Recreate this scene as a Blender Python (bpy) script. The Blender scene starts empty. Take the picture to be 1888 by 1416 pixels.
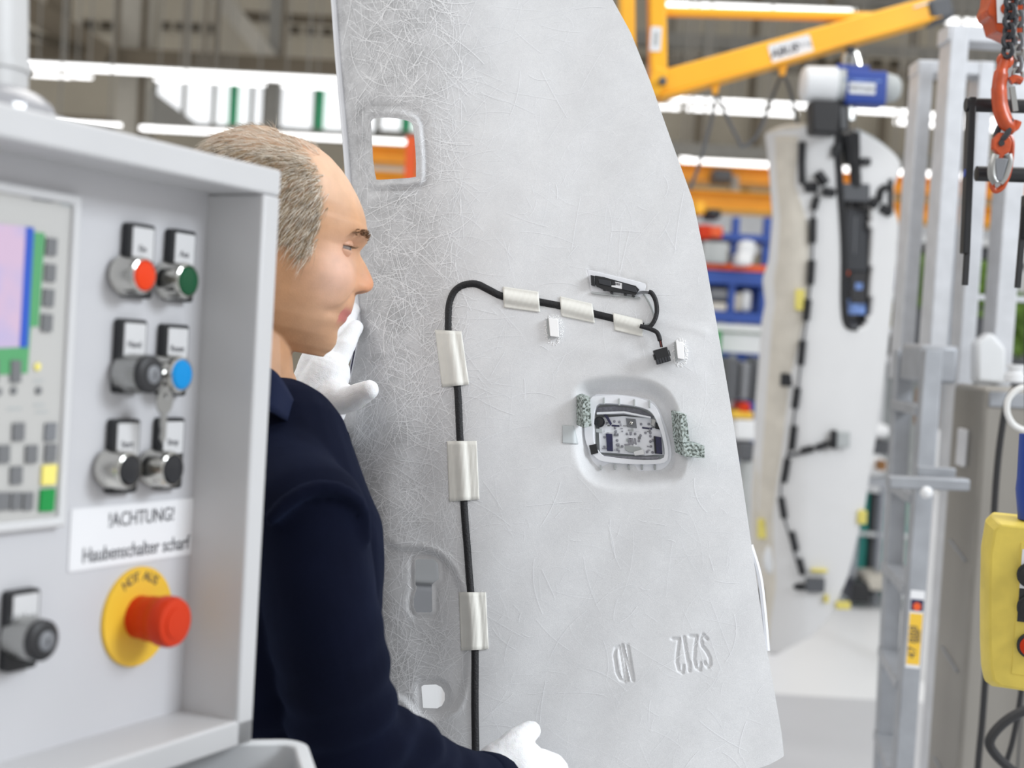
import bpy, math, random
import numpy as np
from mathutils import Vector, Matrix, noise as mnoise
random.seed(7); np.random.seed(7)
C = bpy.context.scene.collection
sc = bpy.context.scene

# ------------------------------------------------------------------ camera
FPX = 2622.0
CAM = Vector((0, 0, 1.55))
PITCH = math.radians(2.5); ROLL = math.radians(3.3)
F = Vector((0, math.cos(PITCH), -math.sin(PITCH)))
R0 = Vector((1, 0, 0)); U0 = Vector((0, math.sin(PITCH), math.cos(PITCH)))
R = R0 * math.cos(ROLL) + U0 * math.sin(ROLL)
U = U0 * math.cos(ROLL) - R0 * math.sin(ROLL)
cd = bpy.data.cameras.new('camera'); cam = bpy.data.objects.new('camera', cd); C.objects.link(cam)
cd.sensor_width = 36; cd.lens = FPX / 1888 * 36
cam.matrix_world = Matrix(((R.x, U.x, -F.x, CAM.x), (R.y, U.y, -F.y, CAM.y), (R.z, U.z, -F.z, CAM.z), (0, 0, 0, 1)))
cd.dof.use_dof = True; cd.dof.focus_distance = 1.66; cd.dof.aperture_fstop = 4.2
cd.clip_start = 0.05; cd.clip_end = 200
sc.camera = cam

# ------------------------------------------------------------------ world, lamps, exposure
w = bpy.data.worlds.new('hall_daylight'); sc.world = w; w.use_nodes = True
bg = w.node_tree.nodes['Background']; bg.inputs[0].default_value = (0.99, 0.985, 0.98, 1); bg.inputs[1].default_value = 0.72
def area(name, loc, target, size, power, col):
    l = bpy.data.lights.new(name, 'AREA'); l.shape = 'RECTANGLE'; l.size, l.size_y = size; l.energy = power; l.color = col
    o = bpy.data.objects.new(name, l); C.objects.link(o); o.location = loc
    o.rotation_euler = (Vector(target) - Vector(loc)).to_track_quat('-Z', 'Y').to_euler()
    return o
area('key_light_right', (4.2, 0.1, 3.9), (0.1, 1.7, 1.3), (1.8, 1.4), 165, (0.88, 0.94, 1.0))  # added key lamp, unseen; lights the held headliner and face from the right
area('fill_light_aisle', (0.8, 5.0, 6.0), (0.8, 5.0, 0), (6, 5), 160, (1, 0.98, 0.95))  # added overhead lamp, unseen; stands in for the many small tubes
area('fill_light_left', (-3.5, 1.0, 4.0), (-0.2, 1.5, 1.4), (1.8, 1.4), 22, (1, 0.98, 0.96))  # added weak fill lamp, unseen, from the left
sc.view_settings.view_transform = 'Standard'; sc.view_settings.look = 'None'
sc.view_settings.exposure = 0.12; sc.view_settings.gamma = 1.0; sc.view_settings.use_curve_mapping = False

# ------------------------------------------------------------------ pixel helpers (measure the photograph, place in the world)
def ray(px, py): return F + R * ((px - 944) / FPX) + U * ((708 - py) / FPX)
def P(px, py, d): return CAM + ray(px, py) * d
def at(px, py, Y):
    r = ray(px, py); return CAM + r * ((Y - CAM.y) / r.y)
def onz(px, py, z=0.0):
    r = ray(px, py); return CAM + r * ((z - CAM.z) / r.z)

# ------------------------------------------------------------------ materials
def lin(c): return tuple(((v / 255) / 12.92 if v / 255 <= .04045 else ((v / 255 + .055) / 1.055) ** 2.4) for v in c)
def mat(name, rgb, rough=0.5, metal=0.0, var=0.06, vscale=8.0, bump=0.0, bscale=200.0, emit=0.0, spec=0.5, coat=0.0, alpha=1.0, stretch=None, sss=0.0, trans=0.0):
    m = bpy.data.materials.new(name); m.use_nodes = True; nt = m.node_tree; b = nt.nodes['Principled BSDF']
    c = lin(rgb)
    tc = nt.nodes.new('ShaderNodeTexCoord'); src = tc.outputs['Object']
    if stretch:
        mp = nt.nodes.new('ShaderNodeMapping'); mp.inputs['Scale'].default_value = stretch; nt.links.new(src, mp.inputs[0]); src = mp.outputs[0]
    if var > 0:
        n = nt.nodes.new('ShaderNodeTexNoise'); n.inputs['Scale'].default_value = vscale; n.inputs['Detail'].default_value = 4
        nt.links.new(src, n.inputs['Vector'])
        r = nt.nodes.new('ShaderNodeValToRGB'); r.color_ramp.elements[0].position = .3; r.color_ramp.elements[1].position = .7
        r.color_ramp.elements[0].color = tuple(max(0, v * (1 - var * 1.6)) for v in c) + (1,)
        r.color_ramp.elements[1].color = tuple(min(1, v * (1 + var)) for v in c) + (1,)
        nt.links.new(n.outputs[0], r.inputs[0]); nt.links.new(r.outputs[0], b.inputs['Base Color'])
    else: b.inputs['Base Color'].default_value = c + (1,)
    b.inputs['Roughness'].default_value = rough; b.inputs['Metallic'].default_value = metal
    b.inputs['Specular IOR Level'].default_value = spec; b.inputs['Coat Weight'].default_value = coat
    b.inputs['Alpha'].default_value = alpha; b.inputs['Transmission Weight'].default_value = trans
    if sss: b.inputs['Subsurface Weight'].default_value = sss; b.inputs['Subsurface Radius'].default_value = (.01, .004, .002)
    if emit: b.inputs['Emission Color'].default_value = c + (1,); b.inputs['Emission Strength'].default_value = emit
    if bump > 0:
        n2 = nt.nodes.new('ShaderNodeTexNoise'); n2.inputs['Scale'].default_value = bscale; n2.inputs['Detail'].default_value = 3
        nt.links.new(src, n2.inputs['Vector'])
        bp = nt.nodes.new('ShaderNodeBump'); bp.inputs['Strength'].default_value = bump; bp.inputs['Distance'].default_value = 0.002
        nt.links.new(n2.outputs[0], bp.inputs['Height']); nt.links.new(bp.outputs[0], b.inputs['Normal'])
    return m
M = {}
def mm(k, *a, **kw): M[k] = mat(k, *a, **kw); return M[k]
mm('grey_paint', (198, 198, 199), .38, var=.02, bump=.05, bscale=600)
mm('panel_paint', (196, 196, 199), .42, var=.03, vscale=5)
mm('bezel_grey', (186, 185, 182), .45, var=.02)
mm('bezel_light', (205, 205, 206), .4, var=0)
mm('black_plastic', (26, 27, 30), .4, var=.05)
mm('dark_plastic', (48, 50, 55), .45, var=.05)
mm('mid_grey', (120, 122, 126), .5)
mm('key_grey', (112, 113, 115), .5, var=0)
mm('chrome', (200, 198, 192), .16, 1.0, var=0)
mm('steel', (168, 168, 166), .3, .9, var=.04)
mm('white_plastic', (232, 233, 234), .35, var=.02)
mm('column_grey', (192, 192, 192), .4, var=.02)
mm('paper', (228, 228, 230), .6, var=.01)
mm('ink', (62, 62, 68), .6, var=0)
mm('red_lens', (224, 60, 12), .3, var=0, spec=.3)
mm('green_lens', (0, 74, 42), .25, var=0, spec=.4)
mm('blue_lens', (0, 136, 204), .3, var=0, spec=.3)
mm('black_lens', (18, 20, 26), .3, var=0, coat=.15)
mm('estop_red', (200, 52, 12), .45, var=.04, spec=.25)
mm('estop_yellow', (232, 188, 56), .45, var=.03)
mm('key_yellow', (240, 226, 120), .5, var=0)
mm('key_green', (0, 140, 62), .45, var=0)
mm('lcd_green', (84, 158, 104), .45, var=.03)
mm('lcd_blue', (38, 84, 186), .4, var=0)
mm('lamp_glow', (255, 255, 255), .5, var=0, emit=2.2)
mm('window_glow', (246, 249, 252), .5, var=0, emit=.9)
mm('green_strip', (60, 176, 124), .5, var=.05)
mm('taupe', (172, 164, 148), .7, var=.05, vscale=.7)
mm('taupe_dark', (112, 102, 86), .7, var=.08, vscale=1)
mm('taupe_light', (186, 181, 170), .7, var=.03)
mm('beam_grey', (140, 138, 132), .6, var=.05)
mm('hole_dark', (70, 62, 48), .8, var=0)
mm('crane_yellow', (250, 184, 40), .38, var=.04, vscale=4, bump=.05, bscale=60)
mm('crane_orange', (250, 180, 44), .5, var=.05)
mm('rack_blue', (38, 76, 158), .45, var=.06)
mm('hoist_blue', (34, 66, 150), .35, var=.04)
mm('orange', (226, 88, 30), .45, var=.05)
mm('hook_orange', (190, 74, 26), .35, var=.14, vscale=60, coat=.15)
mm('tank_steel', (152, 148, 141), .42, .45, var=.07, vscale=6, stretch=(1, 1, .25))
mm('galv', (202, 204, 208), .42, .3, var=.06, vscale=18)
mm('ladder_alu', (158, 161, 166), .42, .3, var=.07, vscale=18)
mm('galv_dark', (160, 163, 168), .45, .35, var=.07, vscale=18)
mm('pendant_yellow', (224, 200, 88), .5, var=.08, vscale=22, bump=.08, bscale=90)
mm('rubber', (36, 36, 38), .5, var=.08)
mm('white_hose', (226, 226, 224), .4, var=.02)
mm('foam_grey', (176, 180, 180), .8, var=.1)
mm('foam_yellow', (222, 208, 112), .8, var=.08, vscale=60)
mm('machine_white', (222, 224, 226), .45, var=.03)
mm('bench_green', (182, 202, 168), .5, var=.05)
mm('leaf', (104, 138, 52), .6, var=.3, vscale=12)
mm('teal', (40, 140, 130), .5, var=.05)
mm('beige_liner', (214, 208, 196), .7, var=.06, vscale=14)
mm('wood_brown', (136, 92, 42), .6, var=.12)
mm('dark_glass', (16, 20, 30), .08, var=0, coat=1)
mm('reflect_stripe_blue', (120, 150, 210), .15, var=.3, vscale=30)  # blue of the painted glass reflections and of the hoist stripe
mm('cable_black', (20, 20, 24), .6, var=.15, vscale=300, bump=.5, bscale=500)
mm('tape', (232, 231, 224), .55, var=.03, vscale=40)
mm('gloss_white', (236, 238, 243), .25, var=.02, vscale=40)
mm('pcb_grey', (150, 150, 158), .5, var=.15, vscale=300)
mm('indigo', (34, 34, 74), .3, var=.2, vscale=300)
mm('glove', (243, 244, 246), .8, var=.03, vscale=30, bump=.3, bscale=700, sss=.1)
mm('clip_white', (250, 250, 250), .2, var=0)
mm('wire_red', (120, 50, 40), .5, var=0)
mm('grey_deep', (84, 86, 90), .5, var=.06)

# ------------------------------------------------------------------ object helpers
def wloc(o):
    v = Vector((0, 0, 0))
    while o is not None: v = v + o.location; o = o.parent
    return v
def tag(o, label=None, cat=None, group=None, kind=None):
    if label: o['label'] = label
    if cat: o['category'] = cat
    if group: o['group'] = group
    if kind: o['kind'] = kind
    return o
def thing(name, label, cat, loc, group=None):
    o = bpy.data.objects.new(name, None); C.objects.link(o); o.location = Vector(loc); o.empty_display_size = .05
    return tag(o, label, cat, group)
def finish(me, smooth=True, ang=35):
    if smooth and len(me.polygons):
        me.polygons.foreach_set('use_smooth', [True] * len(me.polygons)); me.set_sharp_from_angle(angle=math.radians(ang))
def obj_from(name, verts, faces, m, parent=None, bevel=0.0, smooth=True, ang=35, seg=2):
    v = np.array([tuple(p) for p in verts], dtype=float)
    if parent is not None: off = np.array(wloc(parent)); loc = (0, 0, 0)
    else: loc = (v.min(0) + v.max(0)) / 2; loc[2] = v[:, 2].min(); off = loc
    me = bpy.data.meshes.new(name); me.from_pydata((v - off).tolist(), [], faces); me.update()
    finish(me, smooth, ang)
    o = bpy.data.objects.new(name, me); C.objects.link(o)
    if parent is not None: o.parent = parent
    else: o.location = loc
    if m is not None: me.materials.append(M[m] if isinstance(m, str) else m)
    if bevel > 0:
        b = o.modifiers.new('bevel', 'BEVEL'); b.width = bevel; b.segments = seg; b.limit_method = 'ANGLE'; b.angle_limit = math.radians(40)
    return o
class Fr:
    def __init__(s, o, X, Y, Z=None):
        s.o = Vector(o); s.X = Vector(X).normalized(); Y = Vector(Y); s.Y = (Y - s.X * Y.dot(s.X)).normalized()
        s.Z = Vector(Z).normalized() if Z is not None else s.X.cross(s.Y)
    def p(s, a, b, c=0.0): return s.o + s.X * a + s.Y * b + s.Z * c
    def px(s, x, y, c=0.0):               # photograph pixel -> local (a, b) on the plane at height c
        r = ray(x, y); q = s.o + s.Z * c; t = (q - CAM).dot(s.Z) / r.dot(s.Z); w_ = CAM + r * t - s.o
        return (w_.dot(s.X), w_.dot(s.Y))
    def sub(s, a, b, c=0.0): return Fr(s.p(a, b, c), s.X, s.Y, s.Z)
    def rot(s, a, b, c, ang):
        ca, sa = math.cos(ang), math.sin(ang)
        return Fr(s.p(a, b, c), s.X * ca + s.Y * sa, s.Y * ca - s.X * sa, s.Z)
WF = Fr((0, 0, 0), (1, 0, 0), (0, 1, 0))
class MB:
    def __init__(s): s.v = []; s.f = []
    def box(s, a0, a1, b0, b1, c0, c1, fr=WF):
        n = len(s.v)
        s.v += [fr.p(a, b, c) for c in (c0, c1) for a, b in ((a0, b0), (a1, b0), (a1, b1), (a0, b1))]
        s.f += [tuple(n + i for i in q) for q in ((3, 2, 1, 0), (4, 5, 6, 7), (0, 1, 5, 4), (1, 2, 6, 5), (2, 3, 7, 6), (3, 0, 4, 7))]
        return s
    def prism(s, poly, c0, c1, fr=WF):
        n = len(s.v); k = len(poly)
        s.v += [fr.p(a, b, c0) for a, b in poly] + [fr.p(a, b, c1) for a, b in poly]
        s.f += [tuple(n + i for i in range(k))[::-1], tuple(n + k + i for i in range(k))]
        s.f += [(n + i, n + (i + 1) % k, n + k + (i + 1) % k, n + k + i) for i in range(k)]
        return s
    def ring(s, outer, inner, c0, c1, fr=WF):
        n = len(s.v); k = len(outer)
        for pl, c in ((outer, c0), (outer, c1), (inner, c1), (inner, c0)): s.v += [fr.p(a, b, c) for a, b in pl]
        for q in range(4):
            for i in range(k):
                j = (i + 1) % k; q2 = (q + 1) % 4
                s.f.append((n + q * k + i, n + q * k + j, n + q2 * k + j, n + q2 * k + i))
        return s
    def tube(s, pts, r, n=10, closed=False, flat=1.0, cap=True):
        pts = [Vector(p) for p in pts]; m = len(pts); rs = r if isinstance(r, (list, tuple)) else [r] * m
        base = len(s.v); prev = None
        for i, p in enumerate(pts):
            if closed: t = (pts[(i + 1) % m] - pts[i - 1]).normalized()
            else: t = (pts[min(i + 1, m - 1)] - pts[max(i - 1, 0)]).normalized()
            if prev is None: a = t.orthogonal().normalized() if abs(t.z) > .9 else t.cross(Vector((0, 0, 1))).normalized()
            else: a = (prev - t * prev.dot(t)).normalized()
            b = t.cross(a); prev = a
            for k in range(n):
                an = 2 * math.pi * k / n; s.v.append(p + (a * math.cos(an) + b * math.sin(an) * flat) * rs[i])
        for i in range(m if closed else m - 1):
            for k in range(n):
                i2 = (i + 1) % m; k2 = (k + 1) % n
                s.f.append((base + i * n + k, base + i * n + k2, base + i2 * n + k2, base + i2 * n + k))
        if cap and not closed:
            s.f.append(tuple(base + k for k in range(n))[::-1]); s.f.append(tuple(base + (m - 1) * n + k for k in range(n)))
        return s
    def bar(s, p, q, wx, wy, up=(0, 0, 1)):
        p = Vector(p); q = Vector(q); t = q - p; L = t.length
        fr = Fr(p, t, Vector(up)); s.box(0, L, -wy / 2, wy / 2, -wx / 2, wx / 2, fr); return s
    def lathe(s, fr, prof, n=32):
        base = len(s.v); m = len(prof)
        for r, c in prof:
            for k in range(n):
                an = 2 * math.pi * k / n; s.v.append(fr.p(r * math.cos(an), r * math.sin(an), c))
        for i in range(m - 1):
            for k in range(n): s.f.append((base + i * n + k, base + i * n + (k + 1) % n, base + (i + 1) * n + (k + 1) % n, base + (i + 1) * n + k))
        s.f.append(tuple(base + k for k in range(n))[::-1]); s.f.append(tuple(base + (m - 1) * n + k for k in range(n)))
        return s
    def ball(s, c, rx, ry=None, rz=None, fr=WF, n=16, m=10):
        ry = ry or rx; rz = rz or rx; c = Vector(c); base = len(s.v)
        for i in range(1, m):
            t = math.pi * i / m
            for k in range(n):
                a = 2 * math.pi * k / n
                s.v.append(c + fr.X * (rx * math.sin(t) * math.cos(a)) + fr.Y * (ry * math.sin(t) * math.sin(a)) + fr.Z * (rz * math.cos(t)))
        s.v += [c + fr.Z * rz, c - fr.Z * rz]; tp = len(s.v) - 2
        for i in range(m - 2):
            for k in range(n): s.f.append((base + i * n + k, base + (i + 1) * n + k, base + (i + 1) * n + (k + 1) % n, base + i * n + (k + 1) % n))
        for k in range(n):
            s.f.append((tp, base + k, base + (k + 1) % n)); s.f.append((tp + 1, base + (m - 2) * n + (k + 1) % n, base + (m - 2) * n + k))
        return s
    def build(s, name, m, parent=None, bevel=0.0, smooth=True, ang=35, seg=2):
        return obj_from(name, s.v, s.f, m, parent, bevel, smooth, ang, seg)
def rrect(a0, a1, b0, b1, r, n=5):
    out = []
    for cx, cy, st in ((a1 - r, b1 - r, 0), (a0 + r, b1 - r, 90), (a0 + r, b0 + r, 180), (a1 - r, b0 + r, 270)):
        for i in range(n + 1):
            a = math.radians(st + 90 * i / n); out.append((cx + r * math.cos(a), cy + r * math.sin(a)))
    return out
def spline(pts, k=8):
    pts = [Vector(p) for p in pts]; out = []
    for i in range(len(pts) - 1):
        p0, p1, p2, p3 = pts[max(i - 1, 0)], pts[i], pts[i + 1], pts[min(i + 2, len(pts) - 1)]
        for j in range(k):
            t = j / k; out.append(.5 * ((2 * p1) + (p2 - p0) * t + (2 * p0 - 5 * p1 + 4 * p2 - p3) * t * t + (3 * p1 - p0 - 3 * p2 + p3) * t ** 3))
    out.append(pts[-1]); return out
def text(name, s, fr, size, m, parent=None, wide=1.0, depth=0.0002, align='CENTER', bold=0.0, shear=0.0):
    cu = bpy.data.curves.new(name, 'FONT'); cu.body = s; cu.size = size; cu.align_x = align; cu.align_y = 'CENTER'; cu.extrude = depth; cu.offset = bold; cu.shear = shear
    cu.resolution_u = 3
    t = bpy.data.objects.new(name, cu); C.objects.link(t); bpy.context.view_layer.update()
    me = bpy.data.meshes.new_from_object(t.evaluated_get(bpy.context.evaluated_depsgraph_get()))
    vs = [fr.p(v.co.x * wide, v.co.y, v.co.z) for v in me.vertices]; fs = [tuple(p.vertices) for p in me.polygons]
    bpy.data.objects.remove(t); bpy.data.meshes.remove(me)
    return obj_from(name, vs, fs, m, parent, smooth=False)
# ================================================================== the hall
def XZ(px, py, Y): p = at(px, py, Y); return p.x, p.z
def struct(mb, name, m, **k): o = mb.build(name, m, **k); o['kind'] = 'structure'; return o
# floor
fm = mat('floor_coating', (224, 225, 226), .34, var=.03, vscale=.8, bump=.02, bscale=4)
struct(MB().box(-20, 24, -3, 31, -.05, 0), 'floor', fm)
fz = onz(1530, 1287); 
mm('floor_grey', (186, 187, 190), .4, var=.03, vscale=1)
struct(MB().box(-3, 6, .3, fz.y, 0, .004), 'trim_1', 'floor_grey')
# roof purlins, above the picture
cb_ = MB()
for y_ in range(8, 31, 2): cb_.box(-20, 24, y_, y_ + .15, 9.0, 9.3)
struct(cb_, 'ceiling', 'taupe_light')
# back wall
struct(MB().box(-20, 24, 30, 30.3, 0, 15), 'wall_back', 'taupe')
# steel columns and beams in front of the back wall: parts of the wall's steelwork
Y1 = 24.0
def hb(pxa, pxb, pyt, pyb, pxr, Y, depth, name, m, parent=None, struct_=True, **k):
    x0 = at(pxa, (pyt + pyb) / 2, Y).x; x1 = at(pxb, (pyt + pyb) / 2, Y).x; z1 = at(pxr, pyt, Y).z; z0 = at(pxr, pyb, Y).z
    o = MB().box(x0, x1, Y, Y + depth, z0, z1).build(name, m, parent, **k)
    if struct_ and parent is None: o['kind'] = 'structure'
    return o
def vb(px, py, wpx, z0, z1, Y, depth, name, m, parent=None, struct_=True, **k):
    x = at(px, py, Y).x; w_ = wpx / FPX * Y / 2
    o = MB().box(x - w_, x + w_, Y, Y + depth, z0, z1).build(name, m, parent, **k)
    if struct_ and parent is None: o['kind'] = 'structure'
    return o
n_trim = [1]
def T(): n_trim[0] += 1; return 'trim_%d' % n_trim[0]
vb(247, 120, 62, 0, 9, Y1, .4, T(), 'taupe_light')
vb(262, 120, 10, 0, 9, Y1 - .05, .1, T(), 'taupe_dark')
vb(501, 190, 26, 0, 9, Y1 - .1, .3, T(), 'beam_grey')
hb(-200, 1260, 92, 122, 300, Y1 - .3, .3, T(), 'taupe_dark')
hb(440, 640, 24, 38, 520, Y1 + .5, .3, T(), 'taupe_dark')
hb(300, 660, 232, 250, 450, Y1 + .2, .3, T(), 'beam_grey')
hb(-40, 215, 212, 245, 100, Y1 + .2, .3, T(), 'taupe_dark')
for px_, w_ in ((215, 8), (345, 9), (380, 6), (398, 9), (523, 7)):
    vb(px_, 50, w_, at(px_, 115, Y1 - .6).z, 9, Y1 - .6, .08, T(), 'taupe_dark')
def diag(p, q, wpx, Y, name, m):
    mb = MB(); mb.bar(at(*p, Y), at(*q, Y), .15, wpx / FPX * Y, (0, 1, 0))
    # bar's box: width along local Y; make the flat side face the room
    mb = MB(); a = at(*p, Y); b = at(*q, Y); t = b - a; fr = Fr(a, t, Vector((0, 0, 1)).cross(t)); fr = Fr(a, t, Vector((-t.z, 0, t.x)))
    h = wpx / FPX * Y / 2; mb.box(0, t.length, -h, h, -.1, .1, fr)
    return struct(mb, name, m)
diag((30, 0), (200, 108), 46, Y1 - .5, T(), 'taupe_dark'); diag((50, 62), (150, 90), 12, Y1 - .7, T(), 'hole_dark')
diag((395, -20), (500, 112), 30, Y1 - .1, T(), 'taupe_light'); diag((110, -30), (108, 60), 40, Y1 - .4, T(), 'taupe_dark')
# perforated beams: each a rail with punched dark holes
def perf(pxa, pxb, py, n):
    z = at((pxa + pxb) / 2, py, Y1 - .2).z; x0 = at(pxa, py, Y1 - .2).x; x1 = at(pxb, py, Y1 - .2).x
    h = 12 / FPX * Y1
    o = struct(MB().box(x0, x1, Y1 - .2, Y1 - .1, z - h, z + h), T(), 'taupe')
    for i in range(n):
        a = x0 + (x1 - x0) * (i + .5) / n; hw = (x1 - x0) / n * .33
        MB().box(a - hw, a + hw, Y1 - .23, Y1 - .19, z - h * .55, z + h * .55).build('punched_hole', 'hole_dark', o)
perf(150, 212, 46, 2); perf(292, 400, 50, 4); perf(528, 650, 58, 4); perf(1440, 1560, 112, 4); perf(1600, 1700, 118, 3); perf(1220, 1300, 108, 3)
hb(1150, 1900, -60, 6, 1500, Y1 + 1, .3, T(), 'beam_grey'); hb(1150, 1950, 66, 92, 1350, Y1, .3, T(), 'beam_grey')
hb(1150, 1950, 118, 132, 1500, Y1 - .5, .3, T(), 'taupe_dark')
for px_ in (1240, 1395, 1530, 1690): vb(px_, 60, 10, 2.5, 9, Y1 + .3, .2, T(), 'taupe_dark')
# windows: frame, panes, mullions, green strip
def window(n, x0, x1, y0, y1, mulls, greens):
    Y = Y1 + .3; xa, z1 = XZ(x0, y0, Y); xb = at(x1, (y0 + y1) / 2, Y).x; z0 = at((x0 + x1) / 2, y1, Y).z; z1 = at((x0 + x1) / 2, y0, Y).z
    root = tag(bpy.data.objects.new('window_%d' % n, None), kind='structure'); C.objects.link(root); root.location = ((xa + xb) / 2, Y, z0)
    edges = [xa] + [at(m_, (y0 + y1) / 2, Y).x for m_ in mulls] + [xb]
    for a, b in zip(edges[:-1], edges[1:]): MB().box(a + .02, b - .02, Y, Y + .03, z0, z1).build('pane', 'window_glow', root)
    for e in edges: MB().box(e - .035, e + .035, Y - .06, Y + .05, z0 - .05, z1 + .05).build('mullion', 'beam_grey', root)
    MB().box(xa - .05, xb + .05, Y - .06, Y + .05, z0 - .1, z0).build('sill', 'beam_grey', root)
    for g0, g1 in greens:
        a = at(g0, (y0 + y1) / 2, Y).x; b = at(g1, (y0 + y1) / 2, Y).x
        MB().box(a, b, Y - .08, Y - .02, z0, z1).build('green_blind', 'green_strip', root)
window(1, 288, 488, 150, 230, (340, 395, 465), ((424, 440),))
window(2, 517, 700, 160, 240, (581, 640), ((582, 598),))
window(3, 700, 900, 150, 245, (745, 820), ((743, 760), ))
struct(MB().prism([(at(284, 162, Y1).x, at(284, 168, Y1).z), (at(375, 236, Y1).x, at(375, 236, Y1).z), (at(284, 240, Y1).x, at(284, 240, Y1).z)], 0, .1, Fr((0, Y1 - .1, 0), (1, 0, 0), (0, 0, 1))), T(), 'beam_grey')

# fluorescent fittings: housing with a glowing tube
GL = 'rows of fluorescent fittings under the hall roof'
def strip(pxa, pya, pxb, pyb, th, Y, label):
    a = at(pxa, pya, Y); r = ray(pxb, pyb); b = CAM + r * ((a.z - CAM.z) / r.z)
    if pxb - pxa < 130: b = at(pxb, pyb, Y); b.z = a.z
    elif abs(b.y - Y) > 6: b = at(pxb, pyb, Y)
    h = th / FPX * Y / 2 * .86; mid = (a + b) / 2
    o = thing('fluorescent_light', label, 'ceiling light', mid, GL)
    t = b - a; fr = Fr(a, t, (0, 0, 1))
    ax = Fr(a, Vector((0, 1, 0)), Vector((0, 0, 1)), t.normalized())
    MB().tube(spline([a, a + t * .02, b - t * .02, b], 2), [h * .7, h * .9] + [h] * 3 + [h * .9, h * .7], n=12).build('tube', 'lamp_glow', o)
    MB().box(t.length * .01, t.length * .99, h * .8, h * 1.25, -h * .7, h * .7, fr).build('housing', 'beam_grey', o)
    for k_ in (.12, .88):
        q_ = a + t * k_; MB().tube([q_, Vector((q_.x, q_.y, 9.0))], .012, 5).build('hanger_rod', 'beam_grey', o)
S = strip
S(44, 119, 640, 150, 15, 18, 'longest glowing tube fitting, crossing the hall above the left windows')
for a, b, y in ((62, 128, 138), (138, 168, 141)): S(a, y, b, y + 3, 7, 19, 'short glowing tube at the far left below the longest fitting, %s' % ('wider one' if b == 128 else 'smaller right-hand one'))
for i, (a, b, y) in enumerate(((288, 338, 146), (344, 368, 148), (377, 396, 149), (400, 420, 150), (424, 486, 152), (522, 575, 157), (578, 640, 160))):
    S(a, y, b, y + 3, 7, 20, 'small lit tube on the %s window row, %s from the left' % ('left', ('first', 'second', 'third', 'fourth', 'fifth', 'sixth', 'seventh')[i]))
S(95, 224, 217, 232, 9, 16, 'short glowing tube fitting just above the control cabinet top')
S(282, 237, 752, 262, 11, 16, 'lower long glowing tube fitting passing behind the worker head')
S(1228, 9, 1560, 22, 14, 17, 'glowing tube fitting at top edge above the yellow jib')
S(1748, 38, 1822, 45, 13, 17, 'thick glowing tube between jib tip and orange hoist block')
for i, (a, b) in enumerate(((1216, 1248), (1254, 1298), (1304, 1350), (1356, 1408), (1414, 1458), (1464, 1488))):
    S(a, 181 + (a - 1216) * .052, b, 182.5 + (b - 1216) * .052, 11, 21, 'lit tube in the upper double row under the jib, %s from the left' % ('first', 'second', 'third', 'fourth', 'fifth', 'sixth')[i])
for i, (a, b) in enumerate(((1212, 1230), (1234, 1252), (1268, 1300), (1304, 1356), (1360, 1400), (1404, 1466))):
    S(a, 197 + (a - 1212) * .055, b, 198 + (b - 1212) * .055, 9, 22, 'lit tube in the lower double row under the jib, %s from the left' % ('first', 'second', 'third', 'fourth', 'fifth', 'sixth')[i])
S(1572, 202, 1680, 209, 12, 18, 'glowing tube under the blue hoist, left of galvanised frames')
for a, b, y, q in ((1652, 1680, 224, 'left of the first galvanised post'), (1702, 1734, 212, 'upper one between first two galvanised posts'), (1702, 1732, 228, 'lower one between first two galvanised posts'), (1774, 1790, 218, 'left of the black lifting fork arm, upper'), (1774, 1790, 232, 'left of the black lifting fork arm, lower'), (1812, 1900, 221, 'upper one behind the orange hook'), (1812, 1900, 236, 'lower one behind the orange hook')):
    S(a, y, b, y + (b - a) * .055, 12, 19, 'short lit tube ' + q)
for a, b, y, q in ((1255, 1272, 294, 'tiny left end piece beside the white panel edge'), (1277, 1424, 297, 'long one left of hanging headliner'), (1552, 1570, 312, 'tiny one seen through the headliner opening'), (1644, 1674, 317, 'right of hanging headliner'), (1698, 1724, 320, 'between the first two galvanised posts'), (1750, 1756, 323, 'sliver between galvanised posts'), (1768, 1800, 324, 'beside the black fork arm')):
    S(a, y, b, y + (b - a) * .05, 13, 14, 'lit tube of the lowest row, ' + q)
# brown and grey band between the light rows
hb(1200, 1960, 205, 275, 1500, Y1 - 1, .3, T(), 'taupe')
for px_, w_ in ((1290, 12), (1395, 14), (1630, 10), (1760, 12), (1530, 16)): vb(px_, 240, w_, at(px_, 280, Y1 - 1.3).z, at(px_, 200, Y1 - 1.3).z, Y1 - 1.3, .2, T(), 'taupe_dark')
hb(1200, 1960, 268, 292, 1350, Y1 - 1.6, .3, T(), 'beam_grey')
mm('band_white', (214, 217, 221), .6, var=.04, vscale=2)
hb(1200, 1960, 392, 470, 1500, Y1 - 1.2, .1, T(), 'band_white')
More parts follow.
